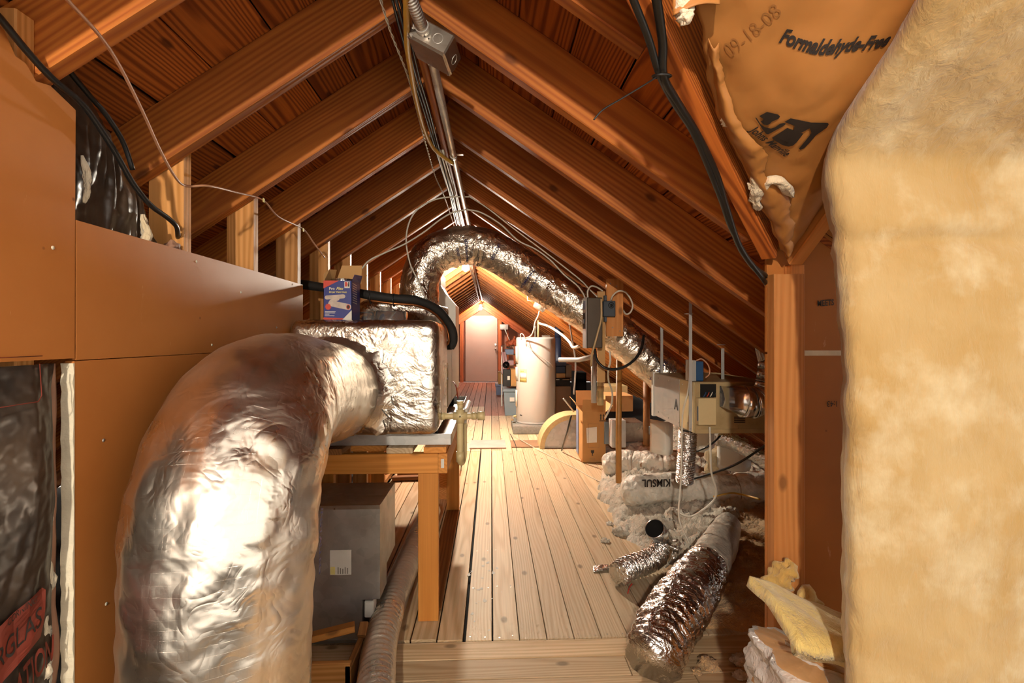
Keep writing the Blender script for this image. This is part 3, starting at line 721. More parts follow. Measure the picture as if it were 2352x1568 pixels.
# scrap wood corner box
sw = thing('wood_scrap', 'small nailed up box of scrap boards on the floor by the fat duct', 'wood scrap', (-0.58, 1.75, 0))
lumber('board', (-0.72, 1.80, 0.115), (-0.50, 1.86, 0.135), 0.05, 0.022, M_BENCH, sw, (0.2, -1, 0.1))
lumber('board', (-0.70, 1.70, 0.055), (-0.47, 1.70, 0.055), 0.11, 0.02, M_STUD, sw, (0, 0, 1))
lumber('board', (-0.476, 1.69, 0.05), (-0.476, 1.95, 0.05), 0.1, 0.02, M_FLOORO, sw, (0, 0, 1))
lumber('board', (-0.47, 1.88, 0.137), (-0.47, 1.84, 0.11), 0.03, 0.02, M_FLOORO, sw, (1, 0, 0))
# things behind the bench legs
lumb = thing('lumber_pile', 'dark offcuts lying on the floor under the back of the bench', 'lumber', (-0.5, 4.0, 0))
lumber('board', (-0.82, 4.2, 0.02), (-0.35, 4.24, 0.02), 0.06, 0.03, M_FLOORO, lumb, (0, 1, 0))
lumber('board', (-0.80, 4.34, 0.02), (-0.38, 4.32, 0.02), 0.05, 0.03, M_FLOORO, lumb, (0, 1, 0))
lumber('board', (-0.36, 4.15, 0.055), (-0.33, 4.45, 0.055), 0.05, 0.03, M_FLOORO, lumb, (1, 0, 0))
tag(lumber('floor_batten', (-0.4, 2.95, 0.008), (-0.30, 2.95, 0.008), 0.02, 0.014, M_FLOORO, None, (0, 1, 0)), 'little dark batten on the floor between the bench legs', 'batten')
rk = thing('wire_rack', 'grey wire rack standing on the floor behind the bench', 'rack', (-0.55, 4.5, 0))
b = B()
for k in range(9): b.tube([V(-0.85 + 0.07 * k, 4.5, 0.30), V(-0.85 + 0.07 * k, 4.62, 0.30)], 0.004, 6)
for y in (4.5, 4.62): b.tube([V(-0.86, y, 0.30), V(-0.26, y, 0.30)], 0.005, 6)
b.build('shelf_grid', M_GALV, rk)
for x in (-0.85, -0.27):
    B().tube([V(x, 4.5, 0.0), V(x, 4.5, 0.30)], 0.005, 6).build('leg', M_GALV, rk); B().tube([V(x, 4.62, 0.0), V(x, 4.62, 0.30)], 0.005, 6).build('leg', M_GALV, rk)

# vent duct carton on the plenum
bx = thing('duct_carton', 'open blue and red dryer vent duct carton on the foil wrapped box', 'box', (-0.70, 2.19, 1.268))
Yb = 2.13; a, c = PY(743, 732, Yb), PY(808, 642, Yb); zb0, zb1 = 1.2685, 1.2685 + (c.z - a.z); xa, xb = a.x, c.x; dp_ = 0.13
b = B(); t = 0.0016
b.box((xa, Yb, zb0), (xb, Yb + t, zb1)).box((xa, Yb + dp_ - t, zb0), (xb, Yb + dp_, zb1)).box((xa, Yb, zb0), (xa + t, Yb + dp_, zb1)).box((xb - t, Yb, zb0), (xb, Yb + dp_, zb1)).box((xa, Yb, zb0), (xb, Yb + dp_, zb0 + t))
b.build('carton_body', M_BLUEBOX, bx)
def flap(pts, name='flap', m=M_CARDI, th=0.0016):
    p = [Vector(q) for q in pts]; nn = (p[1] - p[0]).cross(p[2] - p[0]).normalized() * th
    n_ = len(p); mk(name, p + [q + nn for q in p], [tuple(range(n_)), tuple(range(n_, 2 * n_))[::-1]] + [(i, (i + 1) % n_, n_ + (i + 1) % n_, n_ + i)[::-1] for i in range(n_)], m, bx)
yb_ = Yb + dp_
flap([(xa + 0.01, yb_, zb1), (xb + 0.006, yb_, zb1), (xb + 0.002, yb_ + 0.03, zb1 + 0.085), (xa + 0.03, yb_ + 0.03, zb1 + 0.085)])
flap([(xa, Yb + 0.004, zb1), (xa, yb_ - 0.004, zb1), (xa + 0.02, yb_ - 0.02, zb1 + 0.06), (xa + 0.005, Yb + 0.06, zb1 + 0.055), (xa - 0.006, Yb + 0.02, zb1 + 0.03)])
flap([(xb, Yb, zb1), (xb, yb_, zb1), (xb + 0.012, yb_ - 0.01, zb1 + 0.035), (xb + 0.006, Yb + 0.02, zb1 + 0.028)], m=M_BLUEBOX)
fb = foil_tube('foil_duct_inside', [(xa + 0.06, Yb + 0.07, zb0 + 0.01), (xa + 0.06, Yb + 0.07, zb1 - 0.06), (xa + 0.06, Yb + 0.07, zb1 + 0.012)], 0.05, M_FOILW, bx, 60, 32, 0.004, 30, 1, rib=0.003, ribs=14)
W_, H_ = xb - xa, zb1 - zb0; yf = Yb - 0.0009
def pr(name, poly, m, d=0.0): mk(name, [(xa + W_ * u, yf - d, zb0 + H_ * v) for u, v in poly] + [(xa + W_ * u, yf - d + 0.0004, zb0 + H_ * v) for u, v in poly], [tuple(range(len(poly))), tuple(range(len(poly), 2 * len(poly)))[::-1]], m, bx)
pr('red_corner', [(0.0, 1.0), (0.0, 0.80), (0.55, 1.0)], M_RED2)
pr('red_band', [(0, 0), (1, 0), (1, 0.035), (0, 0.065)], M_RED2)
pr('white_corner', [(0.66, 0.0), (1, 0.0), (1, 0.25)], M_PAPER, 0.0005)
pr('badge_patch', [(0.74, 0.81), (0.93, 0.81), (0.93, 0.98), (0.74, 0.98)], M_PAPER, 0.0003)
pr('badge_mark', [(0.76, 0.85), (0.83, 0.85), (0.86, 0.91), (0.83, 0.97), (0.76, 0.97)], M_RED2, 0.0008)
pr('badge_mark', [(0.86, 0.85), (0.91, 0.85), (0.91, 0.97), (0.88, 0.97)], M_INK, 0.0008)
pr('star_burst', [(0.17 + 0.115 * (1 if k % 2 else 0.78) * cos(k * pi / 14), 0.335 + 0.085 * (1 if k % 2 else 0.78) * sin(k * pi / 14)) for k in range(28)], M_RED2, 0.0012)
def hot(u0, v0, u1, v1, r, m, d):
    dx, dy = (u1 - u0) * W_, (v1 - v0) * H_; l = sqrt(dx * dx + dy * dy); ex, ey = dx / l, dy / l
    pts = [(u0 * W_ + r * cos(a_), v0 * H_ + r * sin(a_)) for a_ in [math.atan2(ex, -ey) + pi * k / 8 for k in range(9)]] + [(u1 * W_ + r * cos(a_), v1 * H_ + r * sin(a_)) for a_ in [math.atan2(-ex, ey) + pi * k / 8 for k in range(9)]]
    pr('hose_picture', [(x / W_, y / H_) for x, y in pts], m, d)
M_HP = pbr('pale_print', 'CBB8A8', 0.5, 0, 0.15, 30, 0)
hot(0.12, 0.57, 0.7, 0.60, 0.0085, M_HP, 0.0003); hot(0.28, 0.47, 0.5, 0.54, 0.008, M_HP, 0.0006); hot(0.28, 0.42, 0.88, 0.33, 0.0125, M_HP, 0.0009)
pr('hose_mouth', [(0.88 + 0.07 * cos(k * pi / 8), 0.33 + 0.065 * sin(k * pi / 8)) for k in range(16)], M_RED2, 0.0013)
pr('hose_mouth', [(0.88 + 0.05 * cos(k * pi / 8), 0.33 + 0.045 * sin(k * pi / 8)) for k in range(16)], M_INK, 0.0017)
ft = lambda u0, v0: planar((xa + W_ * u0, yf - 0.001, zb0 + H_ * v0), (1, 0, 0), (0, 0, 1))
text('printed_text', 'Pro', 0.016, ft(0.2, 0.765), M_PAPER, bx, bold=0.0004)
text('printed_text', 'Flex', 0.017, ft(0.45, 0.765), M_LYEL, bx, shear=0.3, bold=0.0003)
text('printed_text', 'Dryer Vent Duct', 0.0105, ft(0.2, 0.69), M_LYEL, bx, bold=0.0003)
for k, (wv_, vv) in enumerate(((0.38, 0.205), (0.36, 0.17), (0.16, 0.135), (0.34, 0.10))):
    pr('caption_line', [(0.05, vv), (0.05 + wv_, vv), (0.05 + wv_, vv + 0.014), (0.05, vv + 0.014)], M_PAPER)
for k in range(9):
    z0 = zb0 + H_ * (0.95 - 0.06 * k); mk('side_caption', [(xb + 0.0006, Yb + 0.01, z0), (xb + 0.0006, Yb + 0.08, z0 - 0.004), (xb + 0.0006, Yb + 0.08, z0 - 0.0075), (xb + 0.0006, Yb + 0.01, z0 - 0.0035)], [(0, 1, 2, 3)], M_PAPER, bx)

# refrigerant line set: black foam sleeve and bare copper line
ls = thing('refrigerant_line', 'black foam insulated pipe with a copper line looping into the air handler', 'pipe', (-0.5, 2.4, 1.3))
Lp = [PY(690, 652, 2.45), PY(735, 659, 2.42), PY(800, 668, 2.38), PY(850, 678, 2.36), PY(905, 685, 2.36), PY(960, 691, 2.40), PY(1005, 712, 2.46), PY(1034, 748, 2.52), PY(1042, 780, 2.54), PY(1034, 797, 2.55)]
for i, p in enumerate(Lp):
    if i < 3: p.y += 0.0
B().tube(smooth(Lp, 8), lambda t, a: 0.0215 + 0.0012 * sin(40 * t) + 0.001 * mn.noise(Vector((cos(a), sin(a), t * 14))), 18).build('foam_sleeve', M_BLK, ls)
B().tube(smooth([PY(1038, 798, 2.55), PY(1026, 798, 2.555), PY(1012, 797, 2.56), PX(1010, 797, -0.233)], 5), 0.011, 14).build('suction_stub', M_BLKC, ls)
Lc = [PY(850, 690, 2.35), PY(905, 697, 2.35), PY(960, 702, 2.385), PY(1000, 722, 2.44), PY(1024, 752, 2.49), PY(1031, 780, 2.50), PY(1025, 793, 2.50), PX(1015, 797, -0.233)]
B().tube(smooth(Lc, 8), 0.006, 10).build('copper_line', M_COPPER, ls)
for p in (PY(905, 689, 2.36), PY(852, 683, 2.36)):
    b = B(); ring = [p + Vector((0.0, 0.026 * cos(a), 0.030 * sin(a))) for a in [2 * pi * k / 18 for k in range(19)]]; b.tube(ring, 0.0025, 6).build('cable_tie', M_BLKC, ls)
p = PX(1014, 797, -0.23); B().cyl((-0.231, p.y, p.z - 0.012), (-0.231, p.y, p.z + 0.012), 0.012, 12).build('valve_body', M_COPPER, ls)
B().tube([V(-0.224, p.y - 0.01, p.z - 0.01), V(-0.224, p.y - 0.012, p.z - 0.1)], 0.002, 6).build('valve_rod', M_GALVD, ls)

# foil duct lying behind the collars
sf = foil_tube('flexible_duct', [(-0.72, 2.78, 1.30), (-0.66, 2.80, 1.345), (-0.52, 2.84, 1.355), (-0.36, 2.86, 1.33), (-0.27, 2.9, 1.305)], 0.062, M_FOILA, None, 70, 36, 0.005, 20, 4, 0.002)
tag(sf, 'small wrinkled foil duct lying across the air handler top behind the collars', 'duct')
# ================================================================== foil arch under the ridge
YA = 3.25
A1 = [PY(966, 800, YA + 0.0), PY(964, 740, YA), PY(963, 690, YA), PY(966, 640, YA), PY(990, 590, YA), PY(1040, 568, YA), PY(1100, 566, YA), PY(1165, 588, YA), PY(1230, 634, YA), PY(1290, 676, YA - 0.03), PY(1350, 718, YA - 0.05), PY(1420, 770, YA - 0.05), PY(1490, 828, YA - 0.06), PY(1545, 872, YA - 0.08)]
for p in A1:                                                   # keep the sleeve below the rafters
    lim = zb(p.x) - 0.155 / cos(ALP) if p.x > -0.1 else 9
    p.z = min(p.z, lim)
A1[0].z = 1.237
arch = thing('flexible_duct', 'foil duct arching under the ridge and running down along the right rafters', 'duct', (A1[0].x, YA, 1.237))
foil_tube('foil_sleeve', A1, 0.125, M_FOILA, arch, 240, 56, 0.007, 15, 7, 0.003, (0.28, 0.22, 0.008))
atA, LA = on_tube(A1, 0.1345)
def arch_text(s, size, s0, a0, mode):
    if mode == 'round': fn = lambda u, v: atA(s0 + v, a0 - u / 0.13)
    else: fn = lambda u, v: atA(s0 + u, a0 + v / 0.13)
    text('printed_text', s, size, fn, M_BLUEINK, arch, bold=0.0006, maxedge=0.015)
# length along the tube at the stamps is found from the nearest path point
def s_at(px, py):
    best = min((( (atA(LA * k / 300, 0) + atA(LA * k / 300, pi)) / 2 - PY(px, py, YA)).length, LA * k / 300) for k in range(300)); return best[1]
def ang_facing(s_): # angle that looks at the camera
    best = min(((atA(s_, 2 * pi * k / 72) - cam.location).length, 2 * pi * k / 72) for k in range(72)); return best[1]
s1 = s_at(1060, 566); g = ang_facing(s1)
arch_text('FHC 25/50', 0.024, s1 - 0.03, g + 0.9, 'round'); arch_text('CERTAINTEED', 0.024, s1 + 0.03, g + 0.9, 'round')
s2 = s_at(1135, 586); arch_text('SEATON', 0.028, s2, ang_facing(s2) + 0.35, 'round')
s3 = s_at(1228, 632); arch_text('ALUMINUM C', 0.024, s3 - 0.03, ang_facing(s3) + 0.8, 'round'); arch_text('2 FULL IN 2', 0.024, s3 + 0.03, ang_facing(s3) + 0.8, 'round')
s4 = s_at(1520, 850); arch_text('ALUMINUM C', 0.026, s4 - 0.06, ang_facing(s4) + 0.7, 'round'); arch_text('2 FULL IN', 0.026, s4, ang_facing(s4) + 0.7, 'round')
# white lit transition piece behind the arch
wt = thing('duct_transition', 'white sheet metal transition piece beside the foil arch', 'duct', (-0.35, 3.9, 0.8))
q = [PY(1012, 625, 3.7), PY(1012, 655, 3.7), PY(1022, 672, 3.7), PY(1046, 700, 3.7)]
poly = [(q[0].x - 0.16, 0.80), (q[3].x, 0.80), (q[3].x, q[3].z), (q[2].x, q[2].z), (q[1].x, q[1].z), (q[0].x, q[0].z), (q[0].x - 0.16, q[0].z)]
B().prism(poly, 'y', 3.72, 4.1).build('metal_shell', M_WHITE, wt)
B().box((q[3].x - 0.16, 3.70, 0.0), (q[3].x - 0.005, 4.1, 0.80)).build('stand', M_STUD, wt)
# lamps
for k, (p, s, c) in enumerate(BULBS):
    p = Vector(p)
    lab = ('bare bulb burning on the ridge behind the foil arch', 'bare bulb burning before the far door', 'unseen bulb added behind the camera to light the foreground')[k]
    lp = thing('ceiling_lamp', lab, 'lamp', (p.x, p.y, p.z))
    bm = bmesh.new(); bmesh.ops.create_icosphere(bm, subdivisions=1, radius=0.045)
    bm.verts.index_update(); vs = [v.co + p for v in bm.verts]; fs = [tuple(v.index for v in f.verts) for f in bm.faces]; bm.free()
    mk('bulb', vs, fs, emit('bulb_%d' % k, c, s), lp, True)
    B().lathe(p, [(0.018, 0.035), (0.018, 0.06), (0.028, 0.062), (0.03, 0.085), (0.001, 0.086)], 20).build('lamp_holder', M_WHITE, lp)
    zt_ = ZR + 0.02
    B().lathe((p.x, p.y, p.z + 0.085), [(0.001, 0), (0.045, 0.0), (0.05, 0.01), (0.05, 0.04), (0.001, 0.04)], 20).build('junction_box', M_GALV, lp)
    if p.z + 0.125 < zt_: B().cyl((p.x, p.y, p.z + 0.124), (p.x, p.y, zt_), 0.008, 10).build('stem', M_GALV, lp)
# ================================================================== ridge wiring, junction box, conduit
jb = thing('junction_box', 'square steel junction box under the ridge with conduit on both ends', 'junction box', (-0.16, 1.42, 1.98))
Mj = Matrix.Translation((-0.155, 1.40, 2.005)) @ Matrix.Rotation(radians(-6), 4, 'Z') @ Matrix.Rotation(radians(30), 4, 'Y')
B().box((-0.058, -0.055, -0.03), (0.058, 0.055, 0.03), 0.004, Mj, 1).build('box_body', M_GALVD, jb)
B().box((-0.056, -0.053, -0.0335), (0.056, 0.053, -0.0303), 0.0015, Mj, 1).build('cover_plate', M_GALVD, jb)
for q in ((0.022, -0.0556, 0.0),):
    b = B(); ring = [Mj @ (Vector(q) + Vector((0.0135 * cos(a), 0, 0.0135 * sin(a)))) for a in [2 * pi * k / 20 for k in range(21)]]; b.tube(ring, 0.0009, 5, False).build('knockout', M_EMT, jb)
b = B(); ring = [Mj @ Vector((0.0585, 0.016 + 0.0135 * cos(a), 0.0135 * sin(a))) for a in [2 * pi * k / 20 for k in range(21)]]; b.tube(ring, 0.0009, 5, False).build('knockout', M_EMT, jb)
for x, y in ((-0.02, 0.056), (0.045, 0.056), (-0.045, -0.056)):
    b = B(); b.cyl(Mj @ Vector((x, y - 0.004, -0.026)), Mj @ Vector((x, y + 0.003, -0.029)), 0.004, 8); b.build('screw_head', M_EMT, jb)
for x in (-0.012, 0.0):
    B().cyl(Mj @ Vector((x, -0.0565, -0.012)), Mj @ Vector((x, -0.055, -0.012)), 0.0022, 8).build('screw_hole', M_INK, jb)
cn = Mj @ Vector((-0.025, -0.055, 0.002)); dn = (Mj.to_3x3() @ Vector((0, -1, 0))).normalized()
fp = resample(smooth([cn + dn * 0.012, cn + dn * 0.07, cn + dn * 0.16 + V(-0.01, 0, 0.02), cn + dn * 0.34 + V(-0.03, 0, 0.08)], 10), 200)
vs, fs, uv = tube_mesh(fp, lambda t, a: 0.0145 + 0.002 * sin(2 * pi * 40 * t), 18)
mk('flexible_conduit', vs, fs, M_EMT, jb, True)
B().cyl(cn, cn + dn * 0.02, 0.019, 18).build('connector', M_EMT, jb)
B().cyl(cn + V(-0.024, -0.012, -0.004), cn + V(-0.024, -0.012, 0.02), 0.0045, 8).build('connector_screw', M_EMT, jb)
zc_ = 2.035
c0 = PZ(990, 128, zc_); c1 = PZ(1080, 530, zc_ + 0.0)
cd = thing('steel_conduit', 'long steel conduit pipe running along the ridge from the junction box', 'conduit', (c0.x, c0.y, zc_))
p1 = V(c1.x + (c1.x - c0.x) * 0.6, c1.y + (c1.y - c0.y) * 0.6, zc_)
B().tube([c0 + V(0, -0.06, 0), c0.lerp(p1, 0.2), c0.lerp(p1, 0.6), p1], 0.0145, 18).build('pipe', M_EMT, cd)
for t in (0.21, 0.66):
    q = c0.lerp(p1, t); B().cyl(q - V(0, 0.012, 0), q + V(0, 0.012, 0), 0.0165, 18).build('strap', M_GALV, cd)
    B().box((q.x + 0.012, q.y - 0.008, q.z + 0.006), (q.x + 0.045, q.y + 0.008, q.z + 0.009)).build('strap_foot', M_GALV, cd)
def zpts(l, z): return [PZ(x, y, z) for x, y in l]
wire('electric_cable', zpts([(934, -40), (934, 40), (936, 110), (945, 170), (955, 225), (972, 290), (992, 335), (1015, 358), (1040, 376)], 2.02), 0.0085, M_WIREY, None, 'thick yellow cable hanging beside the ridge board', 'cable', n=8)
for k, (dx, m, lab) in enumerate(((0, M_BLKC, 'leftmost black cable stapled along the ridge board'), (9, M_GREYP, 'dark grey cable between two black ones along the ridge'), (18, M_BLKC, 'black cable nearest the ridge board edge'))):
    wire('electric_cable', zpts([(896 + dx, -20), (922 + dx, 80), (948 + dx * 0.8, 175), (972 + dx * 0.7, 250), (998 + dx * 0.5, 335), (1021 + dx * 0.4, 410), (1040 + dx * 0.3, 470), (1052 + dx * 0.3, 515)], 2.062 - 0.004 * k), 0.0042, m, None, lab, 'cable')
for k, (dx, lab) in enumerate(((0, 'white cable left of the others at the ridge above the foil arch'), (7, 'white cable in the middle of the bundle above the foil arch'), (13, 'white cable right of the bundle above the foil arch'))):
    wire('electric_cable', zpts([(1004 + dx, 345), (1020 + dx, 400), (1034 + dx, 450), (1044 + dx, 500), (1052 + dx, 528), (1062 + dx * 0.8, 560), (1080 + dx * 0.5, 620), (1100, 690)], 2.05 - 0.006 * k), 0.005, M_WIREW, None, lab, 'cable')
tw = [PZ(x, y, 2.03) for x, y in [(868, -20), (900, 80), (937, 175), (957, 250), (978, 330), (1000, 405), (1018, 445), (1034, 490), (1045, 525)]]
b = B(); sp = resample(smooth(tw, 8), 260)
for ph in (0, pi): b.tube([p + V(0.0022 * cos(k * 0.9 + ph), 0, 0.0022 * sin(k * 0.9 + ph)) for k, p in enumerate(sp)], 0.0018, 5)
tag(b.build('twisted_wire', M_WIREW), 'thin twisted grey wire hanging left of the ridge cables', 'wire')
# pale cables near the arch
def ypts(l): return [PY(x, y, Y) for x, y, Y in l]
wire('electric_cable', ypts([(1078, 452, 3.0), (1040, 452, 2.98), (1000, 458, 2.96), (962, 478, 2.94), (940, 510, 2.93), (933, 555, 2.92), (942, 605, 2.92), (958, 640, 2.93), (972, 672, 2.94), (985, 705, 2.95), (1000, 742, 2.96)]), 0.0045, M_WIREW, None, 'pale cable looping down in front of the left leg of the foil arch', 'cable')
wire('electric_cable', ypts([(1072, 481, 2.98), (1040, 488, 2.95), (1010, 505, 2.92), (975, 532, 2.9), (930, 560, 2.88), (885, 580, 2.86), (848, 598, 2.85), (830, 618, 2.85)]), 0.0045, M_WIREW, None, 'pale cable sloping down left from the ridge past the foil arch', 'cable')
wire('electric_cable', ypts([(1072, 481, 3.0), (1105, 488, 3.0), (1150, 515, 3.02), (1190, 552, 3.02), (1230, 572, 3.02), (1265, 598, 3.02), (1295, 630, 3.0), (1325, 655, 2.96), (1340, 675, 2.92), (1345, 690, 2.9)]), 0.0045, M_WIREW, None, 'pale cable running right along the rafters to the breaker box', 'cable')
wire('electric_cable', ypts([(1076, 450, 3.0), (1120, 478, 3.02), (1180, 525, 3.05), (1260, 585, 3.05), (1330, 640, 3.0), (1352, 662, 2.94), (1372, 682, 2.88)]), 0.004, M_WIREW, None, 'second pale cable running right along a rafter edge', 'cable')
# peach wire over the left studs
wire('telephone_wire', ypts([(140, -20, 0.78), (155, 0, 0.8), (250, 110, 0.93), (320, 240, 1.08), (368, 345, 1.22), (405, 410, 1.33), (430, 427, 1.395), (480, 427, 1.45), (540, 441, 1.62), (603, 459, 1.80), (640, 498, 1.93), (696, 526, 2.2), (722, 560, 2.3), (746, 592, 2.4)]), 0.0032, M_WIREP, None, 'thin peach coloured wire strung across the left studs', 'wire')
for px, py, Y in ((606, 460, 1.80), (697, 528, 2.19)):
    p = PY(px, py, Y); tag(B().box(p - V(0.0012, 0.006, 0.007), p + V(0.0012, 0.006, 0.007)).build('wire_staple', M_LYEL), 'yellow staple holding the peach wire on the %s stud' % ('nearer' if px < 650 else 'farther'), 'staple', 'wire staples')
# black cables on the left wall
wire('electric_cable', [PX(-60, -20, -0.815), PX(0, 42, -0.817), PX(60, 115, -0.818), PX(120, 180, -0.818), PX(180, 230, -0.818), PX(212, 268, -0.820), PX(262, 345, -0.825), PX(305, 420, -0.83), PX(345, 470, -0.83), PX(385, 500, -0.83), PX(405, 520, -0.832), PX(409, 545, -0.86)], 0.0062, M_BLKC, None, 'black cable draped along the top edge of the left fibreboard', 'cable', n=8)
wire('electric_cable', [PX(128, 130, -0.842), PX(160, 165, -0.842), PX(208, 222, -0.842), PX(245, 265, -0.845), PX(282, 325, -0.85), PX(305, 390, -0.85)], 0.0055, M_BLKC, None, 'shorter black cable above the left fibreboard corner', 'cable', n=8)
# black cables down the valley rafter
def vpts(l): return [PY(x, y, Y) for x, y, Y in l]
wire('electric_cable', vpts([(1440, -40, 0.79), (1455, 0, 0.81), (1490, 90, 0.87), (1515, 172, 0.93), (1548, 235, 0.99), (1590, 300, 1.05), (1625, 380, 1.12), (1655, 455, 1.19), (1680, 525, 1.26), (1715, 590, 1.34), (1752, 640, 1.40), (1762, 655, 1.46)]), 0.0068, M_BLKC, None, 'black cable on the left of the pair beside the valley rafter', 'cable', n=8)
wire('electric_cable', vpts([(1498, -40, 0.79), (1508, 0, 0.81), (1522, 100, 0.88), (1524, 175, 0.93), (1556, 235, 0.99), (1602, 310, 1.06), (1645, 400, 1.14), (1668, 475, 1.21), (1696, 560, 1.30), (1730, 612, 1.37), (1756, 632, 1.42), (1770, 650, 1.48)]), 0.0082, M_BLKC, None, 'thicker black cable on the right of the pair beside the valley rafter', 'cable', n=8)
zt = thing('cable_tie', 'black cable tie with a long loose tail on the valley cables', 'cable tie', PY(1520, 176, 0.92))
c = PY(1520, 175, 0.925); b = B(); ring = [c + Vector((0.017 * cos(a), 0.016 * sin(a) * 0.9, 0.004 * sin(a))) for a in [2 * pi * k / 18 for k in range(19)]]; b.tube(ring, 0.0022, 6).build('loop', M_BLKC, zt)
B().tube(smooth([PY(1508, 177, 0.91), PY(1480, 195, 0.90), PY(1430, 225, 0.89), PY(1385, 252, 0.88), PY(1364, 275, 0.88)], 6), 0.0016, 5).build('tail', M_BLKC, zt)
# ================================================================== insulation near the camera
def grid(name, fn, nu, nv, mat, parent=None, thick=0.0, smooth_=True):
    """fn(u, v) -> point; with thick > 0 the sheet gets a back face along its normal side given by fn(u, v, 1)"""
    P = [[Vector(fn(i / nu, j / nv)) for j in range(nv + 1)] for i in range(nu + 1)]
    vs = [p for r in P for p in r]; w_ = nv + 1
    fs = [(i * w_ + j, i * w_ + j + 1, (i + 1) * w_ + j + 1, (i + 1) * w_ + j) for i in range(nu) for j in range(nv)]
    if thick:
        n0 = len(vs); N_ = [Vector() for _ in vs]
        for f_ in fs:
            nn = (vs[f_[1]] - vs[f_[0]]).cross(vs[f_[3]] - vs[f_[0]])
            for k in f_: N_[k] += nn
        vs = vs + [v - N_[i].normalized() * thick for i, v in enumerate(vs)]
        fs = fs + [tuple(n0 + k for k in f_[::-1]) for f_ in fs]
        rim = [j for j in range(w_)] + [i * w_ + nv for i in range(1, nu + 1)] + [nu * w_ + j for j in range(nv - 1, -1, -1)] + [i * w_ for i in range(nu - 1, 0, -1)]
        fs += [(rim[k], n0 + rim[k], n0 + rim[(k + 1) % len(rim)], rim[(k + 1) % len(rim)]) for k in range(len(rim))]
    return mk(name, vs, fs, mat, parent, smooth_)
# --- yellow batt hanging on the right
prof = smooth([V(0, y, 1.385 + SL * (1.4 - y) - 0.12) for y in (0.40, 0.55, 0.7, 0.85, 0.94)] + [V(0, 0.968, 1.53), V(0, 0.958, 1.45), V(0, 0.957, 1.395), V(0, 0.948, 1.33), V(0, 0.938, 1.15), V(0, 0.932, 0.8), V(0, 0.928, 0.4), V(0, 0.925, 0.0)], 8)
prof = resample(prof, 231); pf = frames(prof)
cross = [(0.115, 0.17), (0.085, 0.145), (0.05, 0.105), (0.02, 0.062), (0.002, 0.032), (0.004, 0.012), (0.018, 0.001)]
cross = [c for c in smooth([V(a, b_, 0) for a, b_ in cross], 4)] + [V(0.018 + 0.88 * (k / 80.0), -0.004 * sin(pi * min(1, k / 30)), 0) for k in range(1, 81)]
def ybat(u, v):
    i = min(len(prof) - 1, int(u * (len(prof) - 1) + 0.5)); c = cross[min(len(cross) - 1, int(v * (len(cross) - 1) + 0.5))]
    p = prof[i]; t = pf[i][0]; nrm = Vector((0, -t.z, t.y)); nrm = -nrm if nrm.y < 0 else nrm     # into the wall
    x0 = 0.672 + 0.026 * min(1, max(0, (1.6 - p.z) / 0.2)) + 0.008 * mn.noise(Vector((p.z * 6, 3.3, 0))) + 0.006 * mn.noise(Vector((p.z * 22, 7.3, 0)))
    q = Vector((x0 + c.x, p.y, p.z)) + nrm * c.y
    low = max(0.0, min(1.0, (1.12 - p.z + 0.35 * (c.x - 0.3)) * 3))
    d = 0.014 * mn.noise(q * 4.2) + 0.004 * mn.noise(q * 17) + low * 0.0055 * abs(mn.noise(Vector((q.x * 30, q.y * 30, q.z * 16)))) + 0.0022 * mn.noise(q * 60)
    cz = (q.z - 1.392 - 0.022 * mn.noise(Vector((q.x * 4, 1.3, 0.4)))) / 0.016; d += (0.011 + 0.006 * mn.noise(Vector((q.x * 9, 4.1, 0)))) * math.exp(-cz * cz)
    q += nrm * d
    q.z = max(q.z, 0.002) if p.z > 0.001 else 0.0
    return q
tag(grid('insulation_batt', ybat, len(prof) - 1, len(cross) - 1, M_YEL), 'big yellow fluffy insulation batt hanging at the right', 'insulation')
# --- kraft faced batt in the cross gable
def kx0(y): return y - 0.545 + 0.35 * max(0.0, 1.0 - y)
def KS(x, y, extra=0.0):
    xa_, xb_ = kx0(y), 0.83; s = max(0.0, min(1.0, (x - xa_) / max(0.05, xb_ - xa_)))
    bul = (max(0.0, sin(pi * (0.08 + 0.90 * s)))) ** 0.8 * max(0.12, min(1.0, (xb_ - xa_) / 0.42))
    wr = 0.012 * mn.noise(Vector((x * 5, y * 5, 1))) + 0.012 * max(0, 1 - s * 2.2) * (abs(mn.noise(Vector((x * 16, y * 12, 4)))) - 0.2) + 0.008 * mn.noise(Vector((x * 14 + y * 9, y * 4, 9))) + 0.010 * (abs(mn.noise(Vector((x * 9 - y * 3, y * 13, 2)))) - 0.2)
    return Vector((x, y, zc(y) + 0.02 - 0.085 * bul - wr - extra))
def kraft(u, v):
    y = 1.345 - 0.96 * u; xa_ = kx0(y) + 0.008 * mn.noise(Vector((y * 25, 0, 0))); return KS(xa_ + (0.825 - xa_) * v, y)
kb = thing('insulation_batt', 'brown paper faced insulation batt bulging between roof timbers at upper right', 'insulation', KS(0.6, 1.0))
grid('kraft_facing', kraft, 110, 70, M_KRAFT, kb, 0.002)
def flange(u, v):
    y = 1.335 - 0.47 * u; w_ = 0.02 + 0.07 * sin(pi * min(1, u * 1.15)) ** 0.8 * (0.75 + 0.5 * mn.noise(Vector((u * 7, 1, 2)))) + 0.006 * mn.noise(Vector((u * 60, 0, 5)))
    x = kx0(y) + 0.012 + 0.006 * mn.noise(Vector((y * 40, 2, 0))) + max(0.01, w_) * v
    return KS(x, y, 0.006 + 0.014 * sin(pi * v) + 0.006 * (abs(mn.noise(Vector((x * 25, y * 18, 7)))) - 0.1))
grid('torn_flange', flange, 90, 26, M_KRAFT, kb, 0.0015)
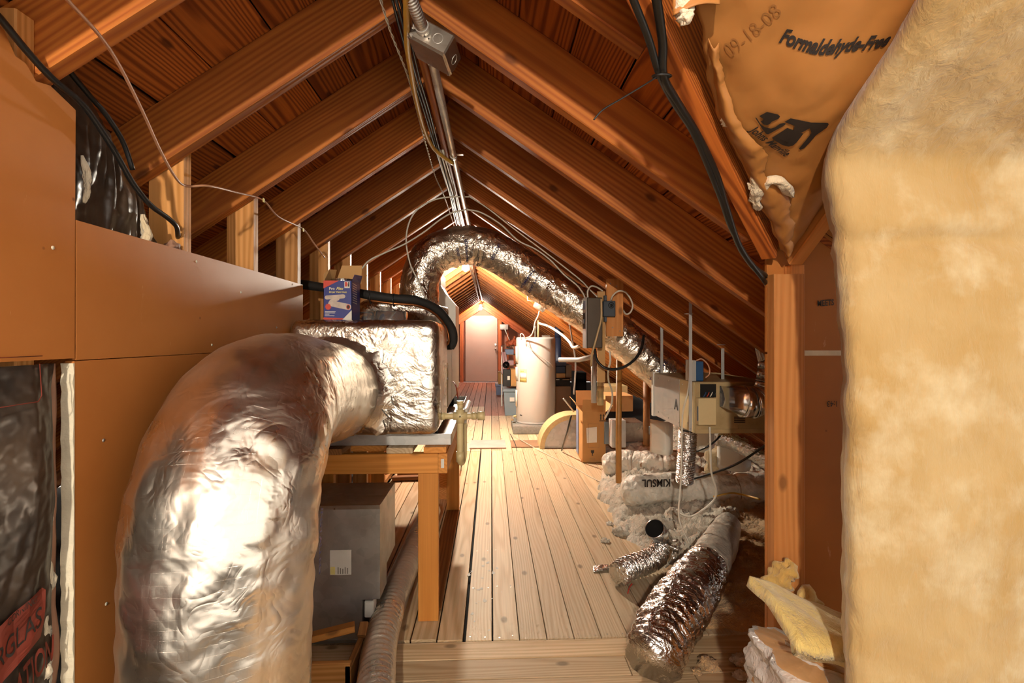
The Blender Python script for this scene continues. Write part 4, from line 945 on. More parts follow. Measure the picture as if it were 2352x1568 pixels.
def k_at(px, py):
    d = ray(px, py); t = 0.3; f_ = lambda t_: (cam.location + d * t_).z > KS((cam.location + d * t_).x, (cam.location + d * t_).y).z
    while t < 2.5 and not f_(t): t += 0.02
    a_, b_ = t - 0.02, t
    for _ in range(9):
        m_ = (a_ + b_) / 2
        if f_(m_): b_ = m_
        else: a_ = m_
    return cam.location + d * b_
def klet(px, py, rot=0.0, off=0.003, arch=0.0):
    o = k_at(px, py); c_, s_ = cos(rot), sin(rot)
    return lambda u, v: KS(o.x + u * c_ - v * s_, o.y - (u * s_ + v * c_) * cos(ALP) - arch * sin(pi * min(1, max(0, u / 0.26))), off)
text('printed_text', 'Formaldehyde-Free', 0.030, klet(1788, 92, 0.02), M_INK, kb, shear=0.22, bold=0.0012, maxedge=0.012, xs=0.80)
text('date_stamp', '09-18-08', 0.036, klet(1678, 128, 1.05), M_INKF, kb, bold=-0.0004, maxedge=0.012, xs=0.8)
LMAX = 0.09
def poly_on(name, pts, fn, mat):
    bm = bmesh.new(); f_ = bm.faces.new([bm.verts.new((x, y, 0)) for x, y in pts])
    for _ in range(4):
        e = [e for e in bm.edges if e.calc_length() > LMAX]
        if not e: break
        bmesh.ops.triangulate(bm, faces=bm.faces); bmesh.ops.subdivide_edges(bm, edges=[e for e in bm.edges if e.calc_length() > LMAX], cuts=1)
    bmesh.ops.triangulate(bm, faces=bm.faces); bm.verts.index_update()
    mk(name, [fn(v.co.x, v.co.y) for v in bm.verts], [tuple(v.index for v in f.verts) for f in bm.faces], mat, kb); bm.free()
def logo_pt(u, v):
    p = k_at(1710 + u * 156.25, 240 + v * 156.25); return KS(p.x, p.y, 0.0032)
LOGO = ([(217,145),(330,85),(490,120),(525,150),(500,185),(400,230),(370,265),(330,280),(280,270),(235,225),(280,205),(275,185),(245,165)],
 [(155,165),(180,175),(240,270),(300,310),(390,330),(450,310),(520,260),(580,245),(612,260),(560,300),(440,365),(350,415),(320,410),(260,335)],
 [(405,465),(630,320),(570,535),(865,405),(770,530),(715,580),(650,597),(560,575),(420,490)],
 [(585,232),(680,178),(760,195),(980,240),(1225,245),(1240,265),(1215,310),(1050,430),(960,535),(870,625),(820,643),(800,625),(830,590),(920,480),(985,395),(1040,355),(1120,350),(1110,340),(960,325),(850,385),(705,437),(738,290),(640,250)])
for pts in LOGO: poly_on('logo_mark', [(x / 1000.0, y / 1000.0) for x, y in pts], logo_pt, M_INK)
text('printed_text', 'Johns Manville', 0.028, klet(1721, 297, -0.50, 0.0032), M_INK, kb, bold=0.0006, maxedge=0.012, xs=0.72)
text('printed_text', 'control', 0.018, klet(1746, 503, 0.1), M_INK, kb, shear=0.2, maxedge=0.012)
def fluff(name, pts, r, mat, parent, seed, n=16, m=24):
    path = resample(smooth(pts, 6), m)
    def rf(t, a): return max(0.002, r * (0.25 + sin(pi * min(0.97, t * 0.94 + 0.03)) ** 0.6) * (0.75 + 0.8 * mn.noise(Vector((cos(a) * 1.6, sin(a) * 1.6, t * 6 + seed)))))
    v_, f_, uv_ = tube_mesh(path, rf, n); return mk(name, v_, f_, mat, parent, True)
M_FLUFF = wool('white_wool', 'E2D4BA', 'C8AE84', None, 60, 0.8)
kp = lambda px, py, e=0.012: k_at(px, py) + V(0, 0, -e)
fluff('wool_tuft', [kp(1728, 395), kp(1742, 428), kp(1765, 405), kp(1800, 412), kp(1822, 438)], 0.012, M_FLUFF, kb, 1)
fluff('wool_tuft', [kp(1722, 408), kp(1738, 440), kp(1742, 470)], 0.012, M_FLUFF, kb, 3)
fluff('wool_tuft', [kp(1664, 262, 0.004), kp(1672, 285, 0.004)], 0.008, M_FLUFF, kb, 5)
# torn batt corner at the top edge of the picture
def corner(u, v):
    p = PY(1540 + 105 * v + 8 * u, -60 + (95 - 25 * v) * u, 0.79); return p + V(0, -0.012 * sin(pi * v) + 0.006 * mn.noise(p * 20), 0.0)
cb = thing('insulation_scrap', 'torn scrap of paper faced insulation at the top beside the valley rafter', 'insulation', PY(1590, 0, 0.79))
grid('kraft_facing', corner, 20, 20, M_KRAFT, cb, 0.002)
fluff('wool_tuft', [PY(1555, 0, 0.792), PY(1570, 25, 0.792), PY(1582, 52, 0.792)], 0.014, M_FLUFF, cb, 8)
# --- bagged batt at the foot of the right stud
bg_ = thing('insulation_bag', 'torn plastic bag of insulation slumped against the right stud', 'insulation', (0.80, 1.2, 0))
def blob(fn_r, nu=48, nv=64):
    vs = []; fs = []
    for i in range(nu + 1):
        for j in range(nv):
            vs.append(fn_r(i / nu, 2 * pi * j / nv))
    for i in range(nu):
        for j in range(nv):
            k = (j + 1) % nv; fs.append((i * nv + j, i * nv + k, (i + 1) * nv + k, (i + 1) * nv + j))
    return vs, fs
def bag(u, a, k=1.0, sd=0.0):
    z = 0.002 + 0.475 * u; sq = (abs(cos(a)) ** 4 + abs(sin(a)) ** 4) ** -0.25
    r = (1 - 0.08 * u) * sq * (1.0 if u < 0.97 else 0.5)
    p = Vector((0.795 + 0.155 * r * cos(a) * k, 1.18 + 0.13 * r * sin(a) * k, z - 0.10 * u * u * (0.795 + 0.155 * r * cos(a) - 0.64) / 0.3))
    d = crumple(p, 0.026, 11, sd) + crumple(p, 0.014, 27, sd + 2); return p + Vector((cos(a), sin(a), 0)) * d
v_, f_ = blob(lambda u, a: bag(u, a, 0.92, 3)); mk('wool_fill', v_, f_ + [tuple(range(48 * 64, 49 * 64))], pbr('tan_fill', 'B88A58', 0.8, 0, 0.2, 7, 0.4, 30), bg_, True)
v_, f_ = blob(lambda u, a: bag(u, a, 1.0, 3)); mk('plastic_film', v_, f_, M_FILM, bg_, True)
def fold(u, v):
    x = 0.655 + 0.27 * u; y = 1.06 + 0.20 * v; return Vector((x, y, 0.535 - 0.32 * (x - 0.64) + 0.012 * sin(pi * v) + 0.03 * v * (1 - u) + 0.010 * mn.noise(Vector((x * 14, y * 14, 3))) - 0.02 * (v < 0.06)))
grid('wool_fold', fold, 40, 30, wool('yellow_wool_shade', 'E0C880', 'C09C50', 'EBDCA8', 60, 0.7), bg_, 0.028)
fluff('wool_tuft', [V(0.79, 1.36, 0.47), V(0.80, 1.352, 0.53), V(0.835, 1.35, 0.575)], 0.03, wool('pale_wool', 'D8B878', 'BE9448', None, 60, 0.7), bg_, 4)
fluff('wool_tuft', [V(0.845, 1.33, 0.43), V(0.86, 1.33, 0.48), V(0.89, 1.33, 0.46)], 0.028, bpy.data.materials['pale_wool'], bg_, 6)
grid('kraft_flap', lambda u, v: V(0.80 + 0.14 * v + 0.02 * u, 1.03 + 0.01 * mn.noise(Vector((u * 3, v * 3, 0))), 0.25 + 0.19 * u - 0.05 * v), 12, 12, M_KRAFT, bg_, 0.002)
for k, (z_, w_) in enumerate(((0.335, 0.06), (0.325, 0.055), (0.30, 0.04))):
    b = B(); b.tube(smooth([V(0.675, 1.035, z_ - 0.035), V(0.68, 1.03, z_ - 0.005), V(0.68 + w_ * 0.5, 1.028, z_ - 0.012), V(0.68 + w_, 1.03, z_ + 0.008), V(0.69 + w_ * 1.3, 1.032, z_ - 0.02)], 5), 0.0016, 5).build('printed_scroll', M_BLUEINK, bg_)

# --- black paper batts behind the left wall
lb = thing('insulation_batt', 'torn black paper batt with red print in the opening low in the left wall', 'insulation', (-0.87, 0.8, 0))
def LB(y, z, off=0.0):
    e = max(0, min(1, (0.993 - y) / 0.05)); return Vector((-0.842 + 0.012 * e + 0.014 * mn.noise(Vector((y * 9, z * 5, 2))) + 0.010 * (abs(mn.noise(Vector((y * 26, z * 11, 5)))) - 0.25) * 0.8 + off, y, z))
grid('black_facing', lambda u, v: LB(0.45 + (0.548 + 0.010 * mn.noise(Vector((u * 14, 0, 3)))) * v, 0.002 + 1.146 * u), 120, 70, M_BLACKP, lb, 0.003)
def strip(u, v):
    z = 0.30 + 0.846 * u; y = 0.984 + 0.05 * v; return V(-0.876 + 0.012 * v + 0.012 * (abs(mn.noise(Vector((y * 60, z * 6, 1)))) - 0.2), y, z)
grid('paper_flange', strip, 60, 14, M_PINKP, lb, 0.002)
rr = random.Random(4)
for k in range(9):
    z = 0.08 + 0.095 * k + rr.uniform(-0.02, 0.02)
    fluff('wool_tuft', [V(-0.862, 0.985 + 0.012 * (k % 2), z - 0.06), V(-0.855, 0.99 + 0.012 * rr.random(), z), V(-0.862, 0.99, z + 0.06)], 0.011, M_FLUFF, lb, k * 3.1)
rd = lambda y0, z0, sl=0.35, off=0.008: (lambda u, v: LB(y0 + u, z0 + v + sl * u, off))
def poly_lb(name, pts, fn, mat):
    bm = bmesh.new(); bm.faces.new([bm.verts.new((x, y, 0)) for x, y in pts])
    for _ in range(3):
        bmesh.ops.triangulate(bm, faces=bm.faces); bmesh.ops.subdivide_edges(bm, edges=[e for e in bm.edges if e.calc_length() > 0.015], cuts=1)
    bmesh.ops.triangulate(bm, faces=bm.faces); bm.verts.index_update()
    mk(name, [fn(v.co.x, v.co.y) for v in bm.verts], [tuple(v.index for v in f.verts) for f in bm.faces], mat, lb); bm.free()
za = PX(60, 1440, -0.85).z
poly_lb('red_patch', [(-0.22, -0.02), (0.0, -0.02), (0.004, 0.0), (0.004, 0.065), (-0.004, 0.075), (-0.22, 0.075)], rd(0.965, za - 0.006, 0.30), M_REDP)
text('printed_text', 'FIBERGLAS', 0.052, lambda u, v: rd(0.962, za, 0.30, 0.0095)(u, v), M_INK, lb, align='RIGHT', maxedge=0.012, xs=0.62)
text('printed_text', 'CORNING', 0.018, lambda u, v: rd(0.945, za + 0.05, 0.30, 0.0095)(u, v), M_INK, lb, align='RIGHT', maxedge=0.012, xs=0.62)
text('printed_text', 'INSULATION', 0.07, lambda u, v: rd(0.995, za - 0.085, 0.25)(u, v), M_REDP, lb, align='RIGHT', maxedge=0.012, xs=0.42, bold=0.001)
zz = PX(40, 925, -0.855).z
b = B(); b.tube([LB(0.80, zz, 0.008), LB(0.94, zz + 0.002, 0.008), LB(0.95, zz + 0.012, 0.008), LB(0.952, zz + 0.07, 0.008)], 0.0009, 5); b.tube([LB(0.80, zz + 0.084, 0.008), LB(0.96, zz + 0.084, 0.008)], 0.0009, 5); b.build('red_outline', M_REDP, lb)
ub = thing('insulation_batt', 'crumpled black paper batt showing above the left fibreboard', 'insulation', (-0.9, 1.2, 1.35))
def UB(u, v):
    y = 1.05 + 0.335 * v; top = 1.80 - 0.30 * v - 0.08 * v * v; z = 1.36 + (top - 1.36) * u
    return V(-0.895 + 0.03 * sin(pi * (0.2 + 0.6 * v)) * (1 - 0.3 * u) + 0.014 * mn.noise(Vector((y * 10, z * 8, 2))) + 0.012 * (abs(mn.noise(Vector((y * 40, z * 7, 5)))) - 0.25), y, z)
grid('black_facing', UB, 60, 60, M_BLACKP, ub, 0.003)
fluff('wool_tuft', [V(-0.853, 1.268, 1.40), V(-0.850, 1.272, 1.45), V(-0.858, 1.27, 1.50)], 0.010, M_FLUFF, ub, 2)
fluff('wool_tuft', [V(-0.855, 1.09, 1.48), V(-0.853, 1.095, 1.53), V(-0.86, 1.09, 1.58)], 0.007, M_FLUFF, ub, 4)
fluff('wool_tuft', [V(-0.855, 1.34, 1.43), V(-0.850, 1.38, 1.445), V(-0.852, 1.41, 1.435)], 0.009, M_PINKP, ub, 6)
# ================================================================== RIGHT: hung furnace, ducts, loose fill
fu = thing('hung_furnace', 'tan and grey furnace cabinet hung from the right rafters by straps', 'furnace', (1.2, 2.7, 0.72))
FX, FY0, FY1, FZ0, FZ1 = 1.0, 2.42, 3.06, 0.722, 0.975
B().box((FX + 0.002, FY0, FZ0), (1.40, FY1, FZ1), 0.004, seg=1).build('cabinet', M_TAN, fu)
B().box((FX - 0.002, FY0 + 0.20, FZ0 - 0.004), (FX + 0.001, FY1 - 0.025, FZ1 - 0.004), 0.001, seg=1).build('side_panel', M_GREYM, fu)
B().box((FX - 0.003, FY0 + 0.004, FZ0 + 0.002), (FX + 0.001, FY0 + 0.19, FZ1 - 0.002), 0.001, seg=1).build('side_panel', M_TAN2, fu)
B().box((FX - 0.008, FY1 - 0.03, FZ0 - 0.012), (FX + 0.03, FY1 + 0.004, FZ1 + 0.006), 0.002, seg=1).build('corner_post', M_WHITE, fu)
B().box((FX + 0.002, FY0 - 0.004, FZ0), (1.395, FY0 - 0.0005, FZ0 + 0.022), 0.001, seg=1).build('bottom_rail', M_TAN, fu)
p0, p1 = PY(1604, 976, FY0 - 0.03), PY(1645, 914, FY0 - 0.03)
B().box((p0.x, FY0 - 0.032, p0.z), (p1.x, FY0 - 0.002, p1.z), 0.002, seg=1).build('control_cover', M_TAN2, fu)
B().box((p0.x - 0.002, FY0 - 0.03, p0.z + 0.02), (p0.x - 0.0003, FY0 - 0.022, p0.z + 0.09)).build('cover_slot', M_BLUE, [c_ for c_ in fu.children if c_.name.startswith('control_cover')][0])
q0, q1 = PY(1608, 914, FY0), PY(1644, 890, FY0); B().box((q0.x, FY0 - 0.004, p1.z + 0.001), (q1.x, FY0 - 0.001, FZ1 - 0.01)).build('control_bay', M_DARK, fu)
for k in range(4):
    x = q0.x + 0.015 + 0.016 * k; B().tube(smooth([V(x, FY0 - 0.006, p1.z + 0.004), V(x + 0.004, FY0 - 0.014, p1.z + 0.016), V(x + 0.012, FY0 - 0.006, p1.z + 0.026)], 4), 0.0025, 5).build('control_lead', (M_BLUE, M_RED2, M_WIREW, M_BLKC)[k], fu)
for k in range(4):
    q = PY(1686 , 958 + 4 * k, FY0); B().box((q.x, FY0 - 0.0025, q.z - 0.001), (q.x + 0.055, FY0 - 0.0008, q.z + 0.003)).build('louvre_slot', M_INK, fu)
q = PY(1695, 990, FY0); B().box((q.x, FY0 - 0.002, q.z), (q.x + 0.06, FY0 - 0.0008, q.z + 0.03)).build('rating_label', pbr('worn_label', 'A89468', 0.6), fu)
# stamped letter A on the side
fA = planar(PX(1549, 938, FX - 0.0028), (0, -1, 0.0), (0, 0, 1)); text('painted_mark', 'A', 0.075, fA, M_INK, fu, bold=0.004)
for k, (y, z) in enumerate(((2.50, 0.93), (2.50, 0.76), (2.57, 0.95), (2.62, 0.74), (2.95, 0.95), (2.95, 0.75), (2.78, 0.95), (2.78, 0.74))):
    B().cyl((FX - 0.0045, y, z), (FX - 0.001, y, z), 0.005, 8).build('screw_head', M_GALV, fu)
# transition and round elbow on its front
a0, a1 = PY(1648, 902, FY0), PY(1768, 880, FY0)
vt = thing('vent_elbow', 'shiny round sheet metal vent elbow in front of the tan furnace', 'vent pipe', (1.2, 2.3, 0.8))
c1 = PY(1706, 921, 2.315); y_ = 2.315
xw = PY(1650, 0, FY0).x; zt, zl = PY(0, 892, FY0).z, PY(0, 942, FY0).z
rg = 24; vs = []; fs = []
for k in range(rg):
    a = 2 * pi * k / rg; s_ = max(abs(cos(a)), abs(sin(a)))
    vs.append(V(xw + 0.002, FY0 - 0.06 - 0.05 * cos(a) / s_, (zt + zl) / 2 + (zt - zl) / 2 * sin(a) / s_))
    vs.append(V(c1.x, y_ - 0.074 * cos(a), c1.z + 0.074 * sin(a)))
for k in range(rg): j = (k + 1) % rg; fs.append((2 * k, 2 * j, 2 * j + 1, 2 * k + 1))
mk('transition', vs, fs + [tuple(range(0, 2 * rg, 2))], M_GALVB, vt, True)
el = [c1 + V(-0.005, 0, 0), c1 + V(0.045, 0, -0.006), c1 + V(0.09, 0, 0.006), c1 + V(0.122, 0, 0.042), c1 + V(0.134, 0.0, 0.09), c1 + V(0.138, 0.0, 0.15), c1 + V(0.136, 0.0, 0.19)]
el = [el[0], el[1], el[2], el[3], el[4], el[5], el[6]]
b = B()
for i in range(len(el) - 1):
    b.cyl(el[i], el[i + 1], 0.075 - 0.003 * i, 32, 0.075 - 0.003 * (i + 1))
b.build('elbow_gore', M_GALVB, vt)
for i in range(1, 5):
    d = (el[i + 1] - el[i - 1]).normalized(); B().cyl(el[i] - d * 0.003, el[i] + d * 0.003, 0.078 - 0.0028 * i, 32).build('seam_ring', M_GALVB, vt)
path = resample([el[-1], el[-1] + V(-0.005, 0.02, 0.06), el[-1] + V(-0.01, 0.04, 0.13)], 60)
v_, f_, _ = tube_mesh(path, lambda t, a: 0.052 + 0.0025 * sin(a * 18), 72); mk('crimped_pipe', v_, f_, M_GALVB, vt, True)
# transformer box on top
tb = thing('relay_box', 'grey and blue relay box on the near top corner of the furnace', 'electrical box', PX(1600, 880, FX))
p0, p1 = PY(1586, 889, FY0 + 0.10), PY(1622, 840, FY0 + 0.10)
B().box((FX - 0.004, FY0 + 0.03, FZ1 + 0.001), (FX + 0.020, FY0 + 0.11, FZ1 + 0.105), 0.002, seg=1).build('steel_back', M_GREYM, tb)
B().box((FX + 0.0205, FY0 + 0.035, FZ1 + 0.001), (FX + 0.060, FY0 + 0.105, FZ1 + 0.10), 0.004, seg=1).build('blue_case', M_BLUE, tb)
B().tube(smooth([V(FX + 0.02, FY0 + 0.03, FZ1 + 0.104), V(FX + 0.045, FY0 + 0.02, FZ1 + 0.112), V(FX + 0.075, FY0 + 0.015, FZ1 + 0.08), V(FX + 0.08, FY0 + 0.015, FZ1 + 0.04), V(FX + 0.06, FY0 + 0.015, FZ1 + 0.02)], 6), 0.0035, 6).build('lead', M_WIREP, tb)
B().tube(smooth([V(FX + 0.0, FY0 + 0.03, FZ1 + 0.105), V(FX - 0.012, FY0 + 0.03, FZ1 + 0.06), V(FX - 0.014, FY0 + 0.05, FZ1 - 0.05), V(FX - 0.02, FY0 + 0.1, FZ1 - 0.16), V(FX - 0.018, FY0 + 0.12, FZ1 - 0.28), V(FX - 0.03, FY0 + 0.10, FZ1 - 0.50), V(FX - 0.06, FY0 + 0.05, FZ1 - 0.68), V(FX - 0.04, FY0 - 0.03, FZ1 - 0.78)], 6), 0.0045, 6).build('lead', M_WIREW, tb)
# hanging straps
def strap(px, py_top, py_bot, Y, X=None, lab=''):
    a, c = PY(px, py_top, Y), PY(px, py_bot, Y); zt_ = zb(a.x) + 0.004
    st_ = thing('hanger_strap', lab, 'strap', (a.x, Y, c.z), 'furnace hanger straps')
    B().box((a.x - 0.008, Y - 0.001, c.z), (a.x + 0.008, Y + 0.001, max(a.z, zt_))).build('strap_band', M_GREYM, st_)
    B().box((a.x - 0.03, Y - 0.012, zt_ - 0.003 + 0.02), (a.x + 0.008, Y + 0.004, zt_ + 0.02)).build('strap_foot', M_GREYM, st_)
    B().cyl((a.x, Y - 0.003, c.z + 0.012), (a.x, Y - 0.0005, c.z + 0.012), 0.004, 8).build('bolt', M_GALV, st_)
strap(1520, 715, 945, 3.02, lab='thin white hanger strap at the far corner of the furnace')
strap(1586, 692, 990, 2.44, lab='white hanger strap rising beside the relay box')
strap(1660, 812, 880, 2.58, lab='short white hanger strap at the right of the relay box')
# short foil collar where the arch duct enters, and flex below
hd = thing('flexible_duct', 'ribbed silver duct hanging straight down from the furnace', 'duct', (1.05, 2.72, 0.4))
hp = [PY(1580, 985, 2.70), PY(1578, 1030, 2.72), PY(1575, 1070, 2.74), PY(1572, 1105, 2.76)]
path = resample(smooth(hp, 10), 260); v_, f_, u_ = tube_mesh(path, lambda t, a: 0.047 + 0.0028 * sin(2 * pi * 22 * t + 1.5 * mn.noise(Vector((cos(a), sin(a), t * 5)))) + 0.002 * mn.noise(Vector((cos(a) * 4, sin(a) * 4, t * 20))), 30)
mk('ribbed_sleeve', v_, f_, M_FOILW, hd, True)
B().cyl(hp[0], hp[0] + V(0, 0, 0.03), 0.048, 24).build('collar', M_GALV, hd)
# ---------------- loose fill
def xb_(y):
    T = [(1.95, 1.15), (2.03, 0.82), (2.2, 0.78), (2.45, 0.86), (2.7, 0.86), (3.0, 0.80), (3.3, 0.80), (3.65, 0.80), (4.0, 0.86), (4.6, 1.08), (5.2, 1.15), (6.5, 1.15)]
    for (a, x0), (b_, x1) in zip(T, T[1:]):
        if a <= y <= b_: return x0 + (x1 - x0) * (y - a) / (b_ - a)
    return T[-1][1]
def lump(x, y, f=1.0):
    v = Vector((x * f, y * f, 0.0))
    return 0.026 * mn.noise(v * 8) + 0.034 * (0.25 - abs(mn.noise(v * 19))) + 0.028 * (0.25 - abs(mn.noise(v * 41 + Vector((3, 3, 3))))) + 0.010 * mn.noise(v * 90)
def fill(name, x0, x1, y0, y1, st, hf, mat, label):
    nx, ny = int((x1 - x0) / st), int((y1 - y0) / st); vs = []; keep = {}; fs = []
    for i in range(ny + 1):
        for j in range(nx + 1):
            x, y = x0 + st * j, y0 + st * i; h_ = hf(x, y)
            keep[(i, j)] = h_; vs.append((x, y, max(-0.006, h_)))
    for i in range(ny):
        for j in range(nx):
            if max(keep[(i, j)], keep[(i + 1, j)], keep[(i, j + 1)], keep[(i + 1, j + 1)]) > -0.004:
                a = i * (nx + 1) + j; fs.append((a, a + 1, a + nx + 2, a + nx + 1))
    used = sorted({k for f_ in fs for k in f_}); mp = {k: n_ for n_, k in enumerate(used)}
    return tag(mk(name, [vs[k] for k in used], [tuple(mp[k] for k in f_) for f_ in fs], mat, None, True), label, 'insulation', kind='stuff')
def edge(x, y): return x - xb_(y) - 0.06 * mn.noise(Vector((y * 5, x * 2, 2))) - 0.05 * mn.noise(Vector((x * 14, y * 14, 7)))
def isb(x, y): # how far into the brown zone
    return (2.95 - y) + (x - 1.15) * 0.9 - 0.18 + 0.25 * mn.noise(Vector((x * 3, y * 3, 5)))
def h_grey(x, y):
    e = edge(x, y)
    if e < 0: return -0.02
    s_ = min(1, e / 0.35); base = 0.075 * s_ ** 0.6 + 0.07 * min(1, max(0, (e - 0.25) / 0.6)) + 0.03 * max(0, y - 3)
    if y < 2.12: base *= max(0, (y - 1.99) / 0.13)
    return min(base, 0.24) + 1.5 * lump(x, y) * min(1, 0.35 + s_) - 0.12 * max(0, min(1, isb(x, y) * 5 - 0.2))
def h_brown(x, y):
    e = edge(x, y) - 0.05
    if e < 0 or y > 3.6: return -0.02
    s_ = min(1, e / 0.3); base = 0.055 * s_ ** 0.7 + 0.05 * min(1, max(0, (e - 0.25) / 0.6))
    if y < 2.12: base *= max(0, (y - 1.99) / 0.13)
    return base + lump(x, y, 1.25) * 0.75 * min(1, 0.35 + s_) - 0.12 * max(0, min(1, 0.1 - isb(x, y) * 5))
fill('loose_fill_insulation', 0.72, 2.35, 2.3, 5.6, 0.0125, h_grey, M_LFILL, 'pale lumpy loose fill insulation heaped over the joists at right')
fill('loose_fill_insulation', 0.72, 2.2, 1.99, 3.5, 0.0125, h_brown, M_LFILLB, 'brown dusty loose fill insulation behind the right stud')
def tuft(px, py, r, mat, lab, seed, name='insulation_tuft', cat='insulation', flat=0.55):
    c = PZ(px, py, 0.0); bm = bmesh.new(); bmesh.ops.create_icosphere(bm, subdivisions=4, radius=1.0)
    for v in bm.verts:
        d = 1 + 0.55 * mn.noise(v.co * 1.6 + Vector((seed, 0, 0))) + 0.5 * (abs(mn.noise(v.co * 4 + Vector((0, seed, 0)))) - 0.2)
        q = v.co * d * r; q.z = max(0.0, q.z * flat + r * 0.25); v.co = c + q + V(0, 0, 0.001)
    bm.verts.index_update(); vs = [v.co.copy() for v in bm.verts]; fs = [tuple(v.index for v in f.verts) for f in bm.faces]; bm.free()
    return tag(mk(name, vs, fs, mat, None, True), lab, cat, 'loose tufts on the floor')
tuft(1424, 1226, 0.045, M_LFILL, 'largest grey tuft of insulation alone on the boards', 1)
tuft(1390, 1244, 0.022, M_LFILL, 'small grey tuft left of the largest one on the boards', 4)
tuft(1400, 1204, 0.02, M_LFILL, 'small grey tuft above the largest one on the boards', 6)
tuft(1628, 1530, 0.035, M_LFILLB, 'brown tuft on the cross boards right of the crumpled duct end', 9)
tuft(1697, 1520, 0.028, M_LFILL, 'tuft on the cross boards near the right stud', 12)
tuft(1700, 1555, 0.022, M_LFILL, 'tuft at the bottom edge on the cross boards', 15)
tuft(1600, 1545, 0.016, M_LFILLB, 'tiny brown tuft beside the crumpled duct end', 17)
sc_ = thing('foil_scrap', 'crumpled silver foil scrap lying on the pale boards', 'scrap', PZ(1378, 1308, 0))
grid('foil_sheet', lambda u, v: PZ(1362 + 36 * u, 1314 - 14 * v - 4 * u, 0.004) + V(0, 0, 0.012 * abs(mn.noise(Vector((u * 3, v * 3, 2)))) + 0.01 * u * (1 - u)), 12, 8, M_FOILW, sc_, 0.001)
# ---------------- front crumpled duct
fd = thing('flexible_duct', 'crumpled silver duct lying from the loose fill to the cross boards', 'duct', (0.75, 2.2, 0))
fpts = [PY(1672, 1200, 2.86), PY(1650, 1250, 2.66), PY(1605, 1325, 2.42), PY(1560, 1390, 2.20), PY(1525, 1445, 2.05), PY(1503, 1500, 1.91)]
for p, z_ in zip(fpts, (0.13, 0.125, 0.115, 0.115, 0.105, 0.095)): p.z = z_
fpts = [PZ(x, y, z_) for (x, y), z_ in zip(((1672, 1205), (1652, 1250), (1610, 1320), (1568, 1385), (1528, 1445), (1500, 1512)), (0.14, 0.135, 0.125, 0.12, 0.11, 0.088))]
def frt(t): return 0.70 + 0.22 * min(1, t / 0.25) + 0.18 * max(0, min(1, (t - 0.42) / 0.2)) - 0.12 * max(0, (t - 0.8) / 0.2)
up = resample(smooth(fpts, 10), 200); k_ = 86
def front_r(t, a):
    low = max(0, min(1, (t - 0.38) / 0.08)); q = Vector((cos(a) * 0.1, sin(a) * 0.1, t * 1.1))
    pl_ = 0.0055 * sin(2 * pi * 30 * t + 3.0 * mn.noise(Vector((cos(a) * 1.5, sin(a) * 1.5, t * 8)))) * low
    return 0.098 * frt(t) + crumple(q, 0.006, 14, 3) + pl_ + 0.006 * low * mn.noise(Vector((cos(a) * 5, sin(a) * 5, t * 45)))
v_, f_, u_ = tube_mesh(up, front_r, 60)
v_ = [Vector((p.x, p.y, max(p.z, 0.003))) for p in v_]; n_ = 60
mk('foil_length', v_[k_ * n_:], [tuple(i - k_ * n_ for i in q) for q in f_ if min(q) >= k_ * n_], M_FOILW, fd, True, u_[k_ * n_:])
mk('grey_sleeve', v_[:(k_ + 2) * n_], [q for q in f_ if max(q) < (k_ + 2) * n_], M_SLEEVE, fd, True)
b = B(); b.tube([v_[k_ * n_ + j] + (v_[k_ * n_ + j] - up[k_]).normalized() * 0.002 for j in list(range(n_)) + [0]], 0.0022, 6).build('wire_tie', M_GALVD, fd)
# ---------------- small elbow duct with an open pipe end
sd = thing('duct_elbow', 'short silver flex duct with an upturned open pipe on the loose fill edge', 'duct', PZ(1480, 1300, 0))
sp_ = [PZ(1420, 1318, 0.062), PZ(1445, 1303, 0.064), PZ(1485, 1290, 0.068), PZ(1512, 1272, 0.085), PZ(1518, 1255, 0.105)]
path = resample(smooth(sp_, 10), 300); v_, f_, u_ = tube_mesh(path, lambda t, a: 0.052 + 0.006 * sin(2 * pi * 15 * t) + 0.003 * mn.noise(Vector((cos(a) * 4, sin(a) * 4, t * 24))), 36)
mk('ribbed_sleeve', [Vector((p.x, p.y, max(0.002, p.z))) for p in v_], f_, M_FOILW, sd, True)
o0 = PY(1556, 1278, 2.70); o1 = PY(1503, 1213, 2.52)
B().lathe((0, 0, 0), [(0.0, 0.0), (0.050, 0.0), (0.050, 0.13), (0.0475, 0.13), (0.0475, 0.127)], 40).build('open_pipe', M_GALVB, sd)
op = [c_ for c_ in sd.children if c_.name.startswith('open_pipe')][0]; dirv = (o1 - o0).normalized(); L_ = (o1 - o0).length
op.rotation_euler = dirv.to_track_quat('Z', 'Y').to_euler(); op.location = o1 - dirv * 0.13 - WL[sd.name]
ib = B().lathe((0, 0, 0), [(0.0474, 0.127), (0.0474, 0.02), (0.0, 0.02)], 40).build('dark_bore', M_DARK, sd); ib.rotation_euler = op.rotation_euler; ib.location = o1 - dirv * 0.11 - WL[sd.name]  # black lining puts the shade inside the pipe into its colour
for v in op.data.vertices: pass
fluff('foil_wrap', [o0 + V(0.03, -0.02, -0.04), o0, o1.lerp(o0, 0.75), o1.lerp(o0, 0.55)], 0.056, M_FOILW, sd, 2, 40, 50)
B().tube(smooth([PZ(1452, 1340, 0.02), PZ(1446, 1348, 0.012), PZ(1442, 1362, 0.004)], 5), 0.003, 6).build('red_tail', M_RED2, sd)
